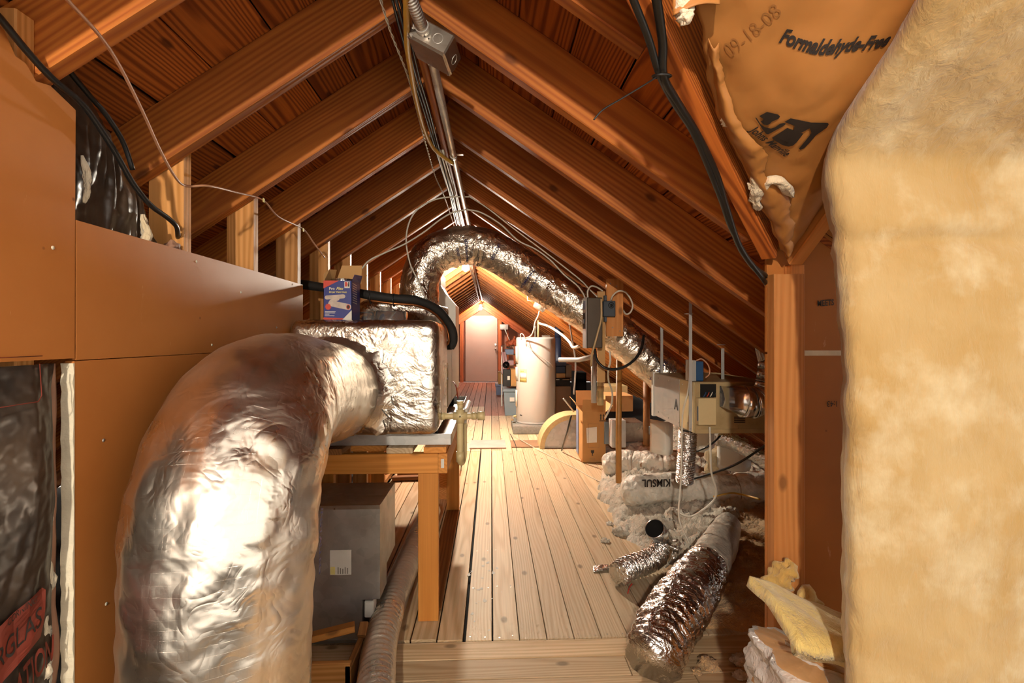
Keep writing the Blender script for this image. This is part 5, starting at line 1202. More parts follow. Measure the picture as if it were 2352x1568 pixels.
# ---------------- white sleeved batts
def batt(name, p0, p1, r, seed, lab, flat=0.8):
    p0, p1 = Vector(p0), Vector(p1); L_ = (p1 - p0).length
    path = resample(smooth([p0, p0.lerp(p1, 0.3) + V(0, 0.02, 0.01), p0.lerp(p1, 0.65) - V(0, 0.02, 0.01), p1], 10), 110)
    def rf(t, a):
        e = min(1, t / 0.10, (1 - t) / 0.06); k = 0.35 + 0.65 * sqrt(max(0, 1 - (1 - e) ** 2)); pinch = 1 - 0.10 * max(0, 1 - abs(t - 0.38) / 0.025) - 0.08 * max(0, 1 - abs(t - 0.72) / 0.025)
        q = Vector((cos(a) * r, sin(a) * r, t * L_)); return r * k * pinch + crumple(q, 0.014, 9, seed) + crumple(q, 0.009, 26, seed) + 0.004 * sin(a * 7 + 5 * mn.noise(Vector((t * 9, seed, 0))))
    v_, f_, u_ = tube_mesh(path, rf, 48); tt = thing(name, lab, 'insulation', ((p0.x + p1.x) / 2, (p0.y + p1.y) / 2, p0.z - r))
    mk('white_sleeve', v_, f_, M_BATTW, tt, True)
    for t_ in (0.38, 0.72):
        i = int(t_ * 109); b = B(); b.tube([v_[i * 48 + j] + (v_[i * 48 + j] - path[i]).normalized() * 0.002 for j in list(range(48)) + [0]], 0.002, 5).build('binding', M_CARDD, tt)
    return tt, path, v_
b1, pth1, _ = batt('insulation_roll', PY(1384, 1070, 4.15), PY(1580, 1058, 3.95), 0.105, 4, 'white sleeved insulation roll lying beyond the wooden pole base')
b2, pth2, vv2 = batt('insulation_roll', PY(1428, 1132, 3.35), PY(1790, 1112, 3.25), 0.105, 8, 'white sleeved insulation roll stamped with its name, nearest the loose fill')
fk = lambda u, v: PY(1538, 1098, 3.24) + V(-u, 0, -v * 0.96) + V(0, -0.0 + 0.9 * (v - 0.03) ** 2 * 4, 0)
text('printed_text', 'KIMSUL', 0.075, lambda u, v: V(PY(1540, 1100, 3.22).x - u, 3.225 - 0.01, PY(1540, 1100, 3.22).z - v * 0.9), M_INK, b2, bold=0.002, xs=0.75)
for t_, r_ in ((0.5, 0.022),):
    p = PY(1476, 1074, 3.98); B().lathe((0, 0, 0), [(0.0, 0.004), (r_ * 0.8, 0.003), (r_, 0.0)], 12, Matrix.Rotation(pi / 2, 4, 'X')).build('tear_hole', M_CARDD, b1).location = PY(1476, 1074, 3.955) - WL[b1.name]
# roll end cardboard scrap
# ---------------- white curved metal sheets and other duct under the furnace
def curved(name, px0, px1, py0, py1, Y, depth, lab, mat=M_WHITE):
    a, c = PY(px0, py1, Y), PY(px1, py0, Y)
    return tag(grid(name, lambda u, v: V(a.x + (c.x - a.x) * v, Y + depth * (1 - sin(pi * v)), a.z + (c.z - a.z) * u), 6, 18, mat, None, 0.004), lab, 'duct piece')
curved('sheet_metal_duct', 1505, 1560, 968, 1046, 3.5, 0.12, 'white curved sheet metal duct standing behind the hanging ribbed duct')
curved('sheet_metal_duct', 1600, 1650, 985, 1040, 3.3, 0.06, 'white sheet metal duct under the furnace right of the hanging duct')
curved('sheet_metal_duct', 1664, 1745, 1022, 1085, 2.95, 0.10, 'white curved sheet leaning in the loose fill beside the right stud')
foil_o = foil_tube('flexible_duct', [PY(1650, 1000, 3.0), PY(1690, 1012, 2.95), PY(1740, 1040, 2.85), PY(1800, 1085, 2.75)], 0.062, M_FOILW, None, 80, 36, 0.005, 22, 3, 0.002)
tag(foil_o, 'silver duct slanting down under the furnace behind the right stud', 'duct')
tag(fluff('wool_strip', [PY(1690, 1005, 3.1), PY(1665, 1030, 3.1), PY(1640, 1060, 3.1), PY(1630, 1090, 3.1)], 0.05, wool('tan_wool', 'C4AC84', '8E7450', None, 60, 0.9), None, 5, 24, 50), 'strip of tan wool hanging over the white duct pieces', 'insulation')
wire('electric_cable', ypts([(1655, 1000, 2.9), (1640, 1015, 2.9), (1620, 1028, 2.9), (1590, 1040, 3.0)]), 0.006, M_BLKC, None, 'short dark cable under the furnace', 'cable')
wire('electric_cable', ypts([(1780, 1005, 2.6), (1740, 1035, 2.7), (1690, 1066, 2.8), (1640, 1085, 2.9), (1590, 1100, 3.0)]), 0.007, M_BLKC, None, 'long dark cable slanting across the loose fill to the right stud', 'cable')
wire('electric_cable', ypts([(1630, 980, 2.4), (1632, 1040, 2.42), (1634, 1085, 2.44), (1645, 1125, 2.48), (1638, 1150, 2.5), (1615, 1170, 2.5), (1590, 1185, 2.55), (1568, 1182, 2.6), (1555, 1170, 2.65)]), 0.005, M_WIREW, None, 'cream cable hanging from the furnace cover in a low loop', 'cable')
wire('electric_cable', ypts([(1640, 1140, 2.5), (1680, 1132, 2.6), (1715, 1138, 2.6), (1745, 1146, 2.5)]), 0.005, M_WIREY, None, 'yellow cable end on the loose fill by the stud', 'cable')
# ---------------- poles
pl1 = tag(B().tube([PY(1421, 1108, 3.55), PY(1421, 1000, 3.55), PY(1422, 812, 3.55)], 0.0205, 20).build('wooden_pole', M_POLE), 'slender round wooden pole standing in front of the white roll', 'pole')
tag(B().tube([PY(1485, 1022, 4.4), PY(1485, 950, 4.4), PY(1485, 862, 4.4)], 0.030, 20).build('wooden_pole', M_POLED), 'thicker brown pole behind the furnace corner', 'pole')
# ---------------- breaker box on its board
pn = thing('breaker_box', 'dark breaker box on a plank hung from the rafters', 'electrical box', PY(1375, 800, 2.9))
Yp = 2.92; a, c = PY(1393, 772, Yp), PY(1432, 640, Yp)
lumber('mount_plank', ((a.x + c.x) / 2, Yp + 0.01, a.z), ((a.x + c.x) / 2, Yp + 0.01, c.z), c.x - a.x, 0.019, M_POST, pn, (1, 0, 0))
for px, py in ((1402, 651), (1416, 657), (1407, 752), (1424, 760)):
    p = PY(px, py, Yp); B().cyl((p.x, Yp - 0.003, p.z), (p.x, Yp + 0.0005, p.z), 0.004, 8).build('screw_head', M_GALVD, pn)
a2, c2 = PY(1374, 800, Yp - 0.02), PY(1392, 668, Yp - 0.02)
B().box((a2.x, Yp + 0.002, a2.z - 0.2), (c2.x, Yp + 0.012, c2.z)).build('back_board', M_CARDI, pn)
a, c = PY(1348, 799, 2.82), PY(1384, 683, 2.82)
B().box((a.x, 2.82, a.z), (c.x, 2.91, c.z), 0.004, seg=1).build('box_body', M_BRKB, pn)
B().box((a.x - 0.006, 2.818, a.z - 0.002), (a.x - 0.0003, 2.92, c.z + 0.002), 0.002, seg=1).build('cover', M_GREYM, pn)
B().box((a.x - 0.009, 2.835, a.z + 0.11), (a.x - 0.0062, 2.90, a.z + 0.20)).build('breaker_bay', M_INK, pn); bay = [c_ for c_ in pn.children if c_.name.startswith('breaker_bay')][0]
for k in range(3): B().box((a.x - 0.014, 2.845 + 0.018 * k, a.z + 0.14), (a.x - 0.0092, 2.855 + 0.018 * k, a.z + 0.165)).build('breaker', M_GREYP if k != 1 else M_GALV, bay)
B().box((a.x - 0.0075, 2.835, a.z + 0.22), (a.x - 0.0062, 2.90, a.z + 0.27)).build('rating_label', M_TUBB, pn)
sw_ = thing('outlet_box', 'slate grey round outlet box screwed to the hung plank', 'outlet', PY(1398, 735, 2.9))
a, c = PY(1385, 727, 2.895), PY(1413, 691, 2.895)
B().box((a.x, 2.885, a.z), (c.x, 2.918, c.z), 0.004, seg=1).build('plate', M_GREYP, sw_)
B().box((a.x + 0.006, 2.89, c.z + 0.001), (a.x + 0.022, 2.915, c.z + 0.032), 0.002, seg=1).build('upper_tab', M_GREYP, sw_)
B().box((a.x + 0.006, 2.89, a.z - 0.03), (a.x + 0.022, 2.915, a.z - 0.001), 0.002, seg=1).build('lower_tab', M_GREYP, sw_)
p = PY(1404, 708, 2.884)
B().lathe((0, 0, 0), [(0.017, 0), (0.018, 0.004), (0.013, 0.005), (0.012, 0.001), (0.009, 0.001), (0.008, 0.006), (0.0, 0.006)], 24, Matrix.Rotation(pi / 2, 4, 'X')).build('round_socket', M_BLKC, sw_).location = Vector((p.x, 2.8845, p.z)) - WL[sw_.name]
wire('electric_cable', ypts([(1403, 690, 2.9), (1408, 678, 2.88), (1422, 668, 2.86), (1438, 672, 2.86), (1450, 690, 2.87), (1453, 705, 2.88), (1447, 718, 2.89), (1438, 721, 2.905), (1431, 712, 2.945)]), 0.005, M_WIREW, None, 'pale cable looping out right from the slate outlet box', 'cable')
wire('electric_cable', ypts([(1350, 684, 2.86), (1350, 668, 2.86), (1358, 657, 2.87), (1372, 660, 2.9), (1384, 668, 2.92)]), 0.005, M_WIREW, None, 'pale cable looping over the breaker box top', 'cable')
wire('electric_cable', ypts([(1381, 686, 2.81), (1381, 730, 2.81), (1374, 760, 2.80), (1366, 790, 2.80), (1360, 812, 2.81), (1358, 840, 2.85)]), 0.0065, pbr('cream_cable', 'C8A878', 0.5), None, 'thick cream cable running down the breaker box face', 'cable')
wire('electric_cable', ypts([(1366, 801, 2.86), (1370, 825, 2.84), (1385, 842, 2.82), (1405, 848, 2.82), (1432, 843, 2.82), (1458, 825, 2.83), (1473, 800, 2.85), (1479, 770, 2.9)]), 0.008, M_BLKC, None, 'stiff black cable looping right below the breaker box', 'cable', n=8)
wire('electric_cable', ypts([(1400, 805, 2.95), (1402, 830, 2.95), (1397, 850, 3.0), (1398, 875, 3.1), (1406, 900, 3.2), (1404, 930, 3.3), (1390, 960, 3.4)]), 0.006, M_WIREW, None, 'wavy white cable hanging below the hung plank', 'cable')
pp = thing('riser_pipes', 'pair of cream plastic pipes rising behind the open carton', 'pipe', PY(1372, 912, 4.9))
B().tube([PY(1364, 925, 4.0), PY(1364, 815, 4.0)], 0.022, 14).build('pipe', M_PVCG, pp); B().tube([PY(1379, 930, 4.0), PY(1379, 818, 4.0)], 0.026, 14).build('pipe', M_PVC, pp)
for py in (858, 892): p = PY(1379, py, 4.0); B().cyl(p - V(0, 0, 0.02), p + V(0, 0, 0.02), 0.029, 14).build('coupling', M_PVC, pp)
gp = tag(B().tube([PY(1284, 826, 4.6), PY(1330, 826, 4.5), PY(1362, 819, 4.2)], 0.022, 14).build('grey_pipe', M_PVCG), 'grey plastic pipe running level behind the water heater to the risers', 'pipe')
# ================================================================== beyond: water heater, cartons, stored things
wh = thing('water_heater', 'tall pale enamel water heater tank on a grey pad', 'water heater', (0.56, 6.45, 0.1))
Yw = 6.45; a, c = PY(1185, 900, Yw), PY(1276, 900, Yw); cx_, rw = (a.x + c.x) / 2, (c.x - a.x) / 2 * 0.985; zt, z0 = PY(1230, 775, Yw).z, 0.102
B().lathe((cx_, Yw, 0), [(0.001, z0), (rw - 0.005, z0), (rw, z0 + 0.01), (rw, zt - 0.02), (rw - 0.006, zt), (rw - 0.03, zt + 0.004), (0.001, zt + 0.006)], 56).build('tank', M_TANK, wh); tank = [c_ for c_ in wh.children][0]
B().lathe((cx_, Yw, 0), [(rw + 0.001, z0), (rw + 0.004, z0 + 0.004), (rw + 0.004, z0 + 0.02), (rw + 0.001, z0 + 0.024)], 56).build('base_ring', M_PVCG, wh)
def on_tank(px, e=0.002):
    d = ray(px, 900); d.z = 0; d.normalize(); o_ = Vector((-cx_, -Yw)); bq = d.x * o_.x + d.y * o_.y; cq = o_.length_squared - (rw + e) ** 2; t = -bq - sqrt(max(0, bq * bq - cq)); g_ = math.atan2(d.y * t - Yw, d.x * t - cx_); return g_ - 2 * pi if g_ > 0 else g_
def tank_patch(name, px0, px1, py0, py1, mat, e=0.002):
    g0, g1 = on_tank(px0, e), on_tank(px1, e); k = Yw - rw; zz0, zz1 = PY(0, py1, k).z, PY(0, py0, k).z
    return grid(name, lambda u, v: V(cx_ + (rw + e) * cos(g0 + (g1 - g0) * v), Yw + (rw + e) * sin(g0 + (g1 - g0) * v), zz0 + (zz1 - zz0) * u), 2, 10, mat, tank, 0.001)
tank_patch('energy_label', 1194, 1209.5, 852, 883, M_LYEL, 0.002); tank_patch('energy_label', 1194.5, 1209, 862, 874, M_PAPER, 0.003)
g5 = on_tank(1195.5, 0.004); text('printed_text', 'ENERGYGUIDE', 0.016, lambda u, v: V(cx_ + (rw + 0.0045) * cos(g5 + u / rw), Yw + (rw + 0.0045) * sin(g5 + u / rw), PY(0, 858, Yw - rw).z + v), M_INK, tank, xs=0.55)
tank_patch('element_cover', 1183.4, 1189, 797, 838, M_WHITE, 0.01); tank_patch('element_cover', 1183.4, 1189, 848, 880, M_WHITE, 0.01); tank_patch('element_cover', 1183, 1188, 905, 945, M_WHITE, 0.01)
tank_patch('rating_plate', 1194, 1199, 963, 965, M_INK, 0.002)
B().tube(smooth([V(cx_ - rw - 0.005, Yw - 0.05, 0.18), V(cx_ - rw - 0.05, Yw - 0.08, 0.17), V(cx_ - rw - 0.05, Yw - 0.08, 0.13)], 5), 0.015, 10).build('drain_valve', M_PVC, wh)
B().cyl((cx_ - rw - 0.05, Yw - 0.10, 0.17), (cx_ - rw - 0.05, Yw - 0.13, 0.17), 0.018, 10).build('valve_knob', M_GALV, wh)
for dx, m in ((-0.01, M_GALVD), (0.03, M_PVC)): B().tube([V(cx_ + dx, Yw - 0.02, zt), V(cx_ + dx, Yw - 0.02, zt + 0.22)], 0.012, 10).build('water_pipe', m, wh)
B().box((cx_ + 0.08, Yw - 0.08, zt + 0.004), (cx_ + 0.18, Yw + 0.03, zt + 0.03), 0.004, seg=1).build('top_cover', M_GALVD, wh)
tag(B().box((cx_ - rw - 0.055, Yw - rw - 0.06, -0.003), (cx_ + rw + 0.05, Yw + rw + 0.04, 0.10), 0.01).build('concrete_pad', M_CONC), 'thick speckled grey pad under the water heater', 'pad')
wire('electric_cable', ypts([(1198, 780, 6.15), (1195, 770, 6.14), (1198, 766, 6.14), (1203, 770, 6.13), (1206, 780, 6.13), (1214, 795, 6.13), (1235, 815, 6.13), (1262, 833, 6.16), (1270, 842, 6.2)]), 0.006, M_PVCG, None, 'grey cord draped down across the water heater front', 'cable')
wire('electric_cable', ypts([(1239, 714, 5.9), (1236, 725, 5.9), (1229, 740, 5.95), (1225, 760, 6.0), (1218, 772, 6.1), (1205, 777, 6.2)]), 0.009, M_WIREW, None, 'white cable from the octagonal box down to the water heater top', 'cable')
wire('overflow_hose', ypts([(1238, 742, 6.2), (1262, 750, 6.0), (1290, 768, 5.5), (1308, 785, 5.0), (1316, 797, 4.6), (1330, 795, 4.4)]), 0.014, M_WHITE, None, 'white flexible pipe arching right from above the water heater', 'hose', n=10)
ob = thing('octagon_box', 'octagonal steel electrical box hanging below the foil arch slope', 'electrical box', PY(1240, 712, 5.9))
p0 = PY(1232, 692, 5.9); p1 = PY(1252, 703, 5.9)
B().cyl(p0, p1 + V(0, 0.02, 0), 0.075, 8).build('box_body', M_EMT, ob); B().cyl(p1 + V(0, 0.02, 0), p1 + V(0.01, 0.022, -0.006), 0.078, 8).build('cover', M_GALVD, ob)
B().tube([p0, PY(1222, 668, 5.9), PY(1212, 660, 5.9)], 0.006, 6).build('hanging_lead', M_WIREW, ob)
B().tube([p0, PY(1212, 690, 5.9), PY(1210, 660, 5.9)], 0.006, 6).build('hanging_lead', M_WIREW, ob)
tag(B().tube([PY(1281, 750, 7.4), PY(1281, 775, 7.4)], 0.045, 14).tube([PY(1281, 775, 7.4), PY(1281, 905, 7.4)], 0.052, 14).build('vent_stack', M_NAVY), 'dark vertical pipe standing right behind the water heater', 'pipe')
wire('electric_cable', ypts([(1308, 742, 4.6), (1312, 765, 4.6), (1317, 795, 4.6), (1322, 830, 4.65), (1321, 870, 4.7), (1318, 905, 4.75)]), 0.008, M_PVCG, None, 'dark to grey cord hanging between the heater and the breaker box', 'cable')
# open carton
oc = thing('open_carton', 'tall open brown cardboard carton with fragile marks standing by the walkway', 'box', PZ(1350, 1060, 0))
Yc = 4.71; a, c = PY(1338, 1063, Yc), PY(1391, 946, Yc); xa, xb, zt_, dpt = a.x, c.x, c.z, 0.47; t = 0.004
lx = PZ(1313, 1041, 0); skew = lx.x - xa - 0.0
def quad3(name, p, m, par, th=0.004):
    p = [Vector(q) for q in p]; nn = (p[1] - p[0]).cross(p[3] - p[0]).normalized() * th; return mk(name, p + [q + nn for q in p], [(0, 1, 2, 3), (7, 6, 5, 4), (0, 4, 5, 1), (1, 5, 6, 2), (2, 6, 7, 3), (3, 7, 4, 0)], m, par)
x2 = xa + 0.0; yb2 = Yc + dpt; dx2 = lx.x - xa if lx.x < xa else 0.0
F0, F1, Bk0, Bk1 = V(xa, Yc, 0.001), V(xb, Yc, 0.001), V(xa + 0.02, yb2, 0.001), V(xb + 0.02, yb2, 0.001); H = V(0, 0, zt_)
quad3('wall_panel', [F0, F1, F1 + H, F0 + H], M_CARD, oc, -0.004); quad3('wall_panel', [Bk0, Bk1, Bk1 + H, Bk0 + H], M_CARDI, oc)
quad3('wall_panel', [F0, Bk0, Bk0 + H, F0 + H], M_CARD, oc); quad3('wall_panel', [F1, Bk1, Bk1 + H, F1 + H], M_CARD, oc, -0.004)
quad3('flap', [F0 + H, F1 + H, F1 + H + V(0, -0.01, 0.12), F0 + H + V(0, -0.01, 0.12)], M_CARD, oc, -0.004)
quad3('flap', [Bk0 + H, Bk1 + H, Bk1 + H + V(0, 0.03, 0.15), Bk0 + H + V(0, 0.03, 0.15)], M_CARDI, oc)
quad3('flap', [F0 + H, Bk0 + H, Bk0 + H + V(-0.07, 0, 0.09), F0 + H + V(-0.07, 0, 0.09)], M_CARDI, oc)
quad3('flap', [F1 + H, Bk1 + H, Bk1 + H + V(0.07, 0, 0.06), F1 + H + V(0.07, 0, 0.06)], M_CARDI, oc)
quad3('bottom_panel', [F0, F1, Bk1, Bk0], M_CARD, oc)
yq = Yc - 0.0055
p0, p1 = PY(1349, 1016, yq), PY(1371, 980, yq); quad3('paper_label', [p0 + V(-0.004, 0, -0.005), V(p1.x, yq, p0.z), p1, V(p0.x - 0.01, yq, p1.z - 0.01)], M_PAPER, oc, -0.001)
p = PY(1380, 964, yq)
for dx in (0, 0.026): B().prism([(p.x - 0.0045 + dx, p.z), (p.x + 0.0045 + dx, p.z), (p.x + 0.0045 + dx, p.z + 0.04), (p.x + 0.010 + dx, p.z + 0.04), (p.x + dx, p.z + 0.056), (p.x - 0.010 + dx, p.z + 0.04), (p.x - 0.0045 + dx, p.z + 0.04)], 'y', yq, yq + 0.001).build('up_arrow', M_INK, oc)
B().box((p.x - 0.014, yq, p.z - 0.012), (p.x + 0.04, yq + 0.001, p.z - 0.006)).build('arrow_base', M_INK, oc)
p = PY(1361, 1046, yq); B().prism([(p.x - 0.016, p.z + 0.05), (p.x + 0.016, p.z + 0.05), (p.x + 0.014, p.z + 0.028), (p.x + 0.003, p.z + 0.018), (p.x + 0.003, p.z + 0.003), (p.x + 0.012, p.z), (p.x - 0.012, p.z), (p.x - 0.003, p.z + 0.003), (p.x - 0.003, p.z + 0.018), (p.x - 0.014, p.z + 0.028)], 'y', yq, yq + 0.001).build('glass_mark', M_INK, oc)
text('printed_text', 'FRAGILE', 0.022, planar(PY(1355, 1055, yq), (1, 0, 0), (0, 0, 1)), M_CARDD, oc, xs=0.6)
text('printed_text', 'HANDLE WITH CARE', 0.02, planar(PY(1348, 1061, yq), (1, 0, 0), (0, 0, 1)), M_CARDD, oc, xs=0.55)
b = B(); p0, p1 = PY(1352, 1028, yq), PY(1376, 973, yq)
for q0, q1 in (((p0.x, p0.z), (p1.x, p0.z)), ((p0.x, p1.z), (p1.x, p1.z)), ((p0.x, p0.z), (p0.x, p1.z)), ((p1.x, p0.z), (p1.x, p1.z))): b.box((q0[0] - 0.001, yq, q0[1] - 0.001), (q1[0] + 0.001, yq + 0.001, q1[1] + 0.001))
b.build('print_frame', M_CARDD, oc)
xs_ = xa - 0.0055
quad3('blue_stripe', [V(xs_ + 0.018, Yc + 0.42, 0.02), V(xs_ + 0.012, Yc + 0.26, 0.02), V(xs_ + 0.012, Yc + 0.26, zt_ - 0.02), V(xs_ + 0.018, Yc + 0.42, zt_ - 0.02)], M_TUBB, oc, 0.0015)
text('printed_text', 'LENNOX', 0.115, lambda u, v: V(xs_ + 0.0135 - 0.0 + 0.0375 * (0.30 + v), Yc + 0.30 + v, zt_ - 0.03 - u), M_PAPER, oc, bold=0.002, xs=0.8, maxedge=0.05)
tag(B().tube([PZ(1290, 1034, 0.02), PY(1303, 990, 4.75), PY(1312, 955, 4.6)], 0.008, 8).build('dark_rod', M_BLKC), 'dark rod leaning on the left side of the open carton', 'rod')
tag(B().tube([PY(1294, 915, 4.68), PY(1318, 945, 4.85)], 0.007, 8).build('white_stick', M_WHITE), 'white stick poking out of the open carton', 'stick')
# curved sheet metal fitting
cf = thing('duct_fitting', 'quarter round sheet metal duct fitting on the floor left of the open carton', 'duct piece', PZ(1280, 1033, 0))
Ya = 5.32; p0 = PY(1240, 1033, Ya); R_ = 0.36
ap = [(p0.x + R_ - R_ * cos(t_), R_ * sin(t_)) for t_ in [pi / 2 * k / 16 for k in range(17)]]
inn = [(p0.x + R_ - (R_ - 0.05) * cos(t_), (R_ - 0.05) * sin(t_)) for t_ in [pi / 2 * k / 16 for k in range(17)]]
B().prism(ap + [(p0.x + R_ + 0.10, R_), (p0.x + R_ + 0.10, R_ - 0.05)] + inn[::-1], 'y', Ya, Ya + 0.30).build('curved_back', M_PVC, cf)
B().prism(inn + [(p0.x + R_ + 0.10, R_ - 0.05), (p0.x + R_ + 0.10, 0.001)], 'y', Ya + 0.04, Ya + 0.05).build('side_plate', M_GALV, cf)
# boards and a sheet on the floor
tag(B().box((-0.23, 5.35, 0.0), (0.16, 5.75, 0.012)).build('cardboard_sheet', pbr('grey_card', 'C0B0A8', 0.7)), 'pale grey sheet lying flat across the walkway boards', 'sheet')
tag(B().box((0.22, 5.4, 0.0), (0.6, 5.75, 0.006)).build('cardboard_sheet', M_CARDD), 'brownish sheet on the floor in front of the water heater pad', 'sheet')
wire('thin_cord', [PZ(1295, 1020, 0.006), PZ(1272, 1000, 0.012), PZ(1185, 995, 0.02), PZ(1176, 997, 0.02), PZ(1210, 1018, 0.02), PZ(1262, 1046, 0.006), PZ(1320, 1075, 0.005), PZ(1375, 1104, 0.006), PZ(1412, 1110, 0.03)][3:], 0.0035, M_WIREW, None, 'thin cream cord trailing over the boards to the wooden pole', 'cord')
wire('floor_cable', [PZ(1172, 996, 0.02), PZ(1182, 1016, 0.01), PZ(1188, 1036, -0.002)], 0.004, M_BLKC, None, 'short dark cord end lying across the boards', 'cord')
# storage left of the heater
def carton(name, px0, px1, py0, py1, Y, dpt, mat, lab, cat='box', bev=0.004):
    a, c = PY(px0, py1, Y), PY(px1, py0, Y); return tag(B().box((a.x, Y, a.z), (c.x, Y + dpt, c.z), bev, seg=1).build(name, mat), lab, cat)
def tub(px0, px1, Y, py0, dpt, mat, lab, zb_=None):
    a, c = PY(px0, 900, Y), PY(px1, py0, Y); z1 = c.z; z0_ = zb_ if zb_ is not None else 0.0
    tt = thing('storage_tub', lab, 'tub', ((a.x + c.x) / 2, Y + dpt / 2, z0_)); w_ = c.x - a.x
    vs = [(a.x + w_ * 0.07, Y + 0.03, z0_), (c.x - w_ * 0.07, Y + 0.03, z0_), (c.x - w_ * 0.07, Y + dpt - 0.03, z0_), (a.x + w_ * 0.07, Y + dpt - 0.03, z0_), (a.x, Y, z1), (c.x, Y, z1), (c.x, Y + dpt, z1), (a.x, Y + dpt, z1)]
    mk('tub_body', vs, [(3, 2, 1, 0), (4, 5, 6, 7), (0, 1, 5, 4), (1, 2, 6, 5), (2, 3, 7, 6), (3, 0, 4, 7)], mat, tt)
    B().box((a.x - 0.015, Y - 0.015, z1 - 0.03), (c.x + 0.015, Y + dpt + 0.015, z1 + 0.01), 0.006, seg=1).build('lid', mat, tt); return tt
t1 = tub(1157, 1205, 7.55, 895, 0.4, M_TUB, 'larger grey plastic storage tub left of the water heater', 0.0)
p = PY(1171, 922, 7.54); B().box((p.x, 7.545, p.z), (p.x + 0.07, 7.558, p.z + 0.06)).build('paper_label', M_PAPER, t1)
tub(1139, 1156, 10.2, 884, 0.4, M_TUBB, 'smaller blue grey tub farther back beside the walkway', 0.0)
zt1 = PY(0, 895, 7.55).z + 0.012
fb2 = thing('file_box', 'brown carton with a dark end panel on the larger grey tub', 'box', PY(1170, 893, 7.6))
a = PY(1155, 893, 7.6); c = PY(1184, 857, 7.6); xm = PY(1173, 0, 7.6).x
B().box((xm, 7.62, zt1), (c.x + 0.05, 7.95, zt1 + 0.26), 0.004, seg=1).build('carton', M_CARD, fb2)
B().box((a.x, 7.60, zt1), (xm - 0.001, 7.66, zt1 + 0.26), 0.004, seg=1).build('dark_end', M_BLKC, fb2)
B().box((xm - 0.05, 7.595, zt1 + 0.1), (xm - 0.012, 7.599, zt1 + 0.16)).build('paper_label', M_PAPER, fb2)
carton('moving_box', 1144, 1155, 854, 884, 10.3, 0.35, M_CARD, 'brown carton standing on the smaller tub far back')
bm = bmesh.new(); bmesh.ops.create_uvsphere(bm, u_segments=24, v_segments=16, radius=0.055); c = PY(1162.5, 846, 7.8); c.z = zt1 + 0.26 + 0.055
bm.verts.index_update(); vs = [v.co + c for v in bm.verts]; fs = [tuple(v.index for v in f.verts) for f in bm.faces]; bm.free()
bowl = thing('bowling_ball', 'glossy black ball on top of the brown carton', 'ball', c - V(0, 0, 0.055))
mk('shell', vs, fs, pbr('gloss_black', '0C0A0C', 0.08, 0, 0.05, 3, 0), bowl, True)
for dx, dz in ((0.0, 0.012), (0.014, 0.016), (0.006, -0.004)): q = c + V(dx, -0.0545, dz); B().cyl(q + V(0, 0.003, 0), q + V(0, -0.0005, 0), 0.004, 8).build('finger_hole', M_DARK, bowl)
sh = thing('wire_shelf', 'small shelf stand behind the ball holding odds and ends', 'shelf', PY(1172, 860, 8.6))
a, c = PY(1151, 860, 8.6), PY(1186, 815, 8.6)
for py in (842, 816, 795): z_ = PY(0, py, 8.6).z; B().box((a.x, 8.6, z_ - 0.01), (c.x + 0.1, 8.95, z_)).build('shelf_board', M_FLOORO, sh)
for x in (a.x, c.x + 0.08): B().box((x, 8.6, 0.0), (x + 0.02, 8.62, PY(0, 795, 8.6).z)).build('leg', M_WHITE, sh)
carton('pink_carton', 1162, 1180, 828, 841.2, 8.66, 0.3, M_PINK, 'pale pink carton on the middle shelf')
carton('dark_carton', 1161, 1186, 815.6, 827, 8.8, 0.1, M_CARDD, 'dull brown carton end behind the pink one') if False else None
carton('blue_tin', 1160, 1180, 802, 815.5, 8.66, 0.25, M_TUBB, 'pale blue tin on the upper shelf')
tag(fluff('cloth_bundle', [PY(1165, 796, 8.7), PY(1172, 788, 8.7), PY(1182, 786, 8.7), PY(1186, 795, 8.7)], 0.06, M_ORNG, None, 3), 'orange cloth bundle on top of the shelf', 'cloth')
carton('picture_card', 1163, 1172, 783, 800, 8.85, 0.01, M_PAPER, 'white picture card propped on top of the shelf', 'card')
def drape(u, v): return PY(1151 + 10 * v + 4 * sin(u * 3), 808 + 50 * u, 8.55 - 0.02 * sin(v * 9))
tag(grid('hanging_cloth', drape, 14, 10, M_PINK, None, 0.006), 'pale pink cloth hanging at the left of the shelf', 'cloth')
so = thing('power_outlet', 'pale electrical box fixed by the far door', 'outlet', PY(1157, 755, 13.0))
p = PY(1157, 750, 13.05); B().box((p.x - 0.10, 13.02, p.z - 0.08), (p.x + 0.12, 13.1, p.z + 0.06), 0.01).build('housing', M_GREYM, so)
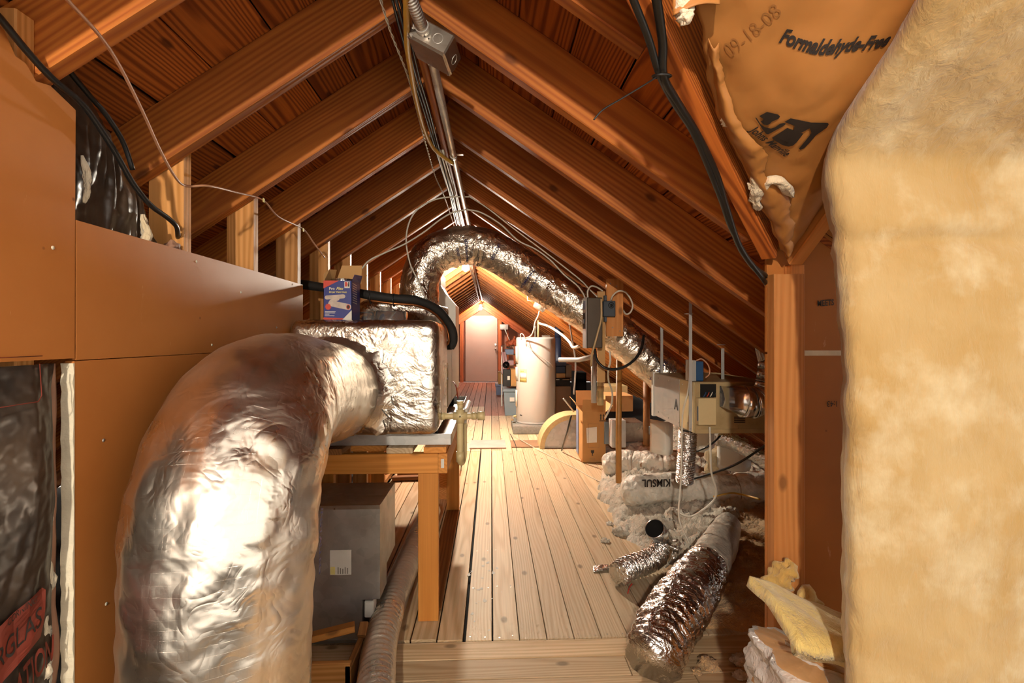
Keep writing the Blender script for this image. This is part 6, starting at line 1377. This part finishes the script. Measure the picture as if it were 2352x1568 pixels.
B().tube(smooth([p + V(0.03, -0.05, -0.07), p + V(0.15, -0.05, -0.35), p + V(0.28, -0.05, -0.6)], 5), 0.012, 6).build('lead', M_WIREW, so)
# stacks right of the heater
carton('moving_box', 1272, 1311, 887, 962, 7.3, 0.4, M_CARDD, 'large dull brown carton at the bottom of the right hand stack').location.z += 0.0
def stack(px0, px1, py0, py1, Y, m, lab, nm='moving_box'): return carton(nm, px0, px1, py0, py1, Y, 0.35, m, lab)
ap_ = stack(1272, 1310, 868.5, 886.5, 7.32, M_BLK, 'black printed appliance carton in the right hand stack', 'appliance_box')
for q0, q1 in ((1277, 1285), (1292, 1308)): a, c = PY(q0, 872.5, 7.319), PY(q1, 870.5, 7.319); B().box((a.x, 7.317, a.z), (c.x, 7.3195, c.z)).build('print_band', M_PAPER, ap_)
stack(1278, 1299, 857, 868, 7.33, M_CARDI, 'small tan carton on the black appliance carton')
stack(1277, 1298, 841, 856.5, 7.33, M_NAVY, 'navy blue case on the small tan carton', 'blue_case')
stack(1300, 1313, 838, 868, 7.4, M_CARDD, 'narrow upright brown carton beside the navy case')
stack(1277, 1301, 828, 840.5, 7.34, M_NAVY, 'flat dark blue case at the top of the right hand stack', 'blue_case')
cbx = carton('storage_cabinet', 1322, 1347, 855, 905, 7.6, 0.4, M_DARK, 'black cabinet standing among the stored things under the eaves', 'cabinet')
carton('moving_box', 1390, 1454, 908, 945, 5.3, 0.35, M_CARDI, 'open tan carton behind the wooden pole')
carton('moving_box', 1386, 1442, 886, 907, 5.9, 0.35, M_PVC, 'pale carton behind the open tan carton')
carton('vent_register', 1405, 1438, 965, 1028, 4.5, 0.12, M_PVCG, 'pale grey metal case standing behind the wooden pole', 'case')
carton('filter_pack', 1388, 1404, 968, 1020, 4.7, 0.1, M_TUB, 'clear wrapped filter pack right of the open carton', 'filter')
carton('flue_box', 1437, 1478, 970, 1015, 4.9, 0.3, M_GALVD, 'dark sheet metal box behind the thicker brown pole', 'duct box')
carton('socket_block', 1494, 1512, 980, 1000, 4.0, 0.05, M_GREYP, 'dark grey socket block low behind the furnace', 'outlet')
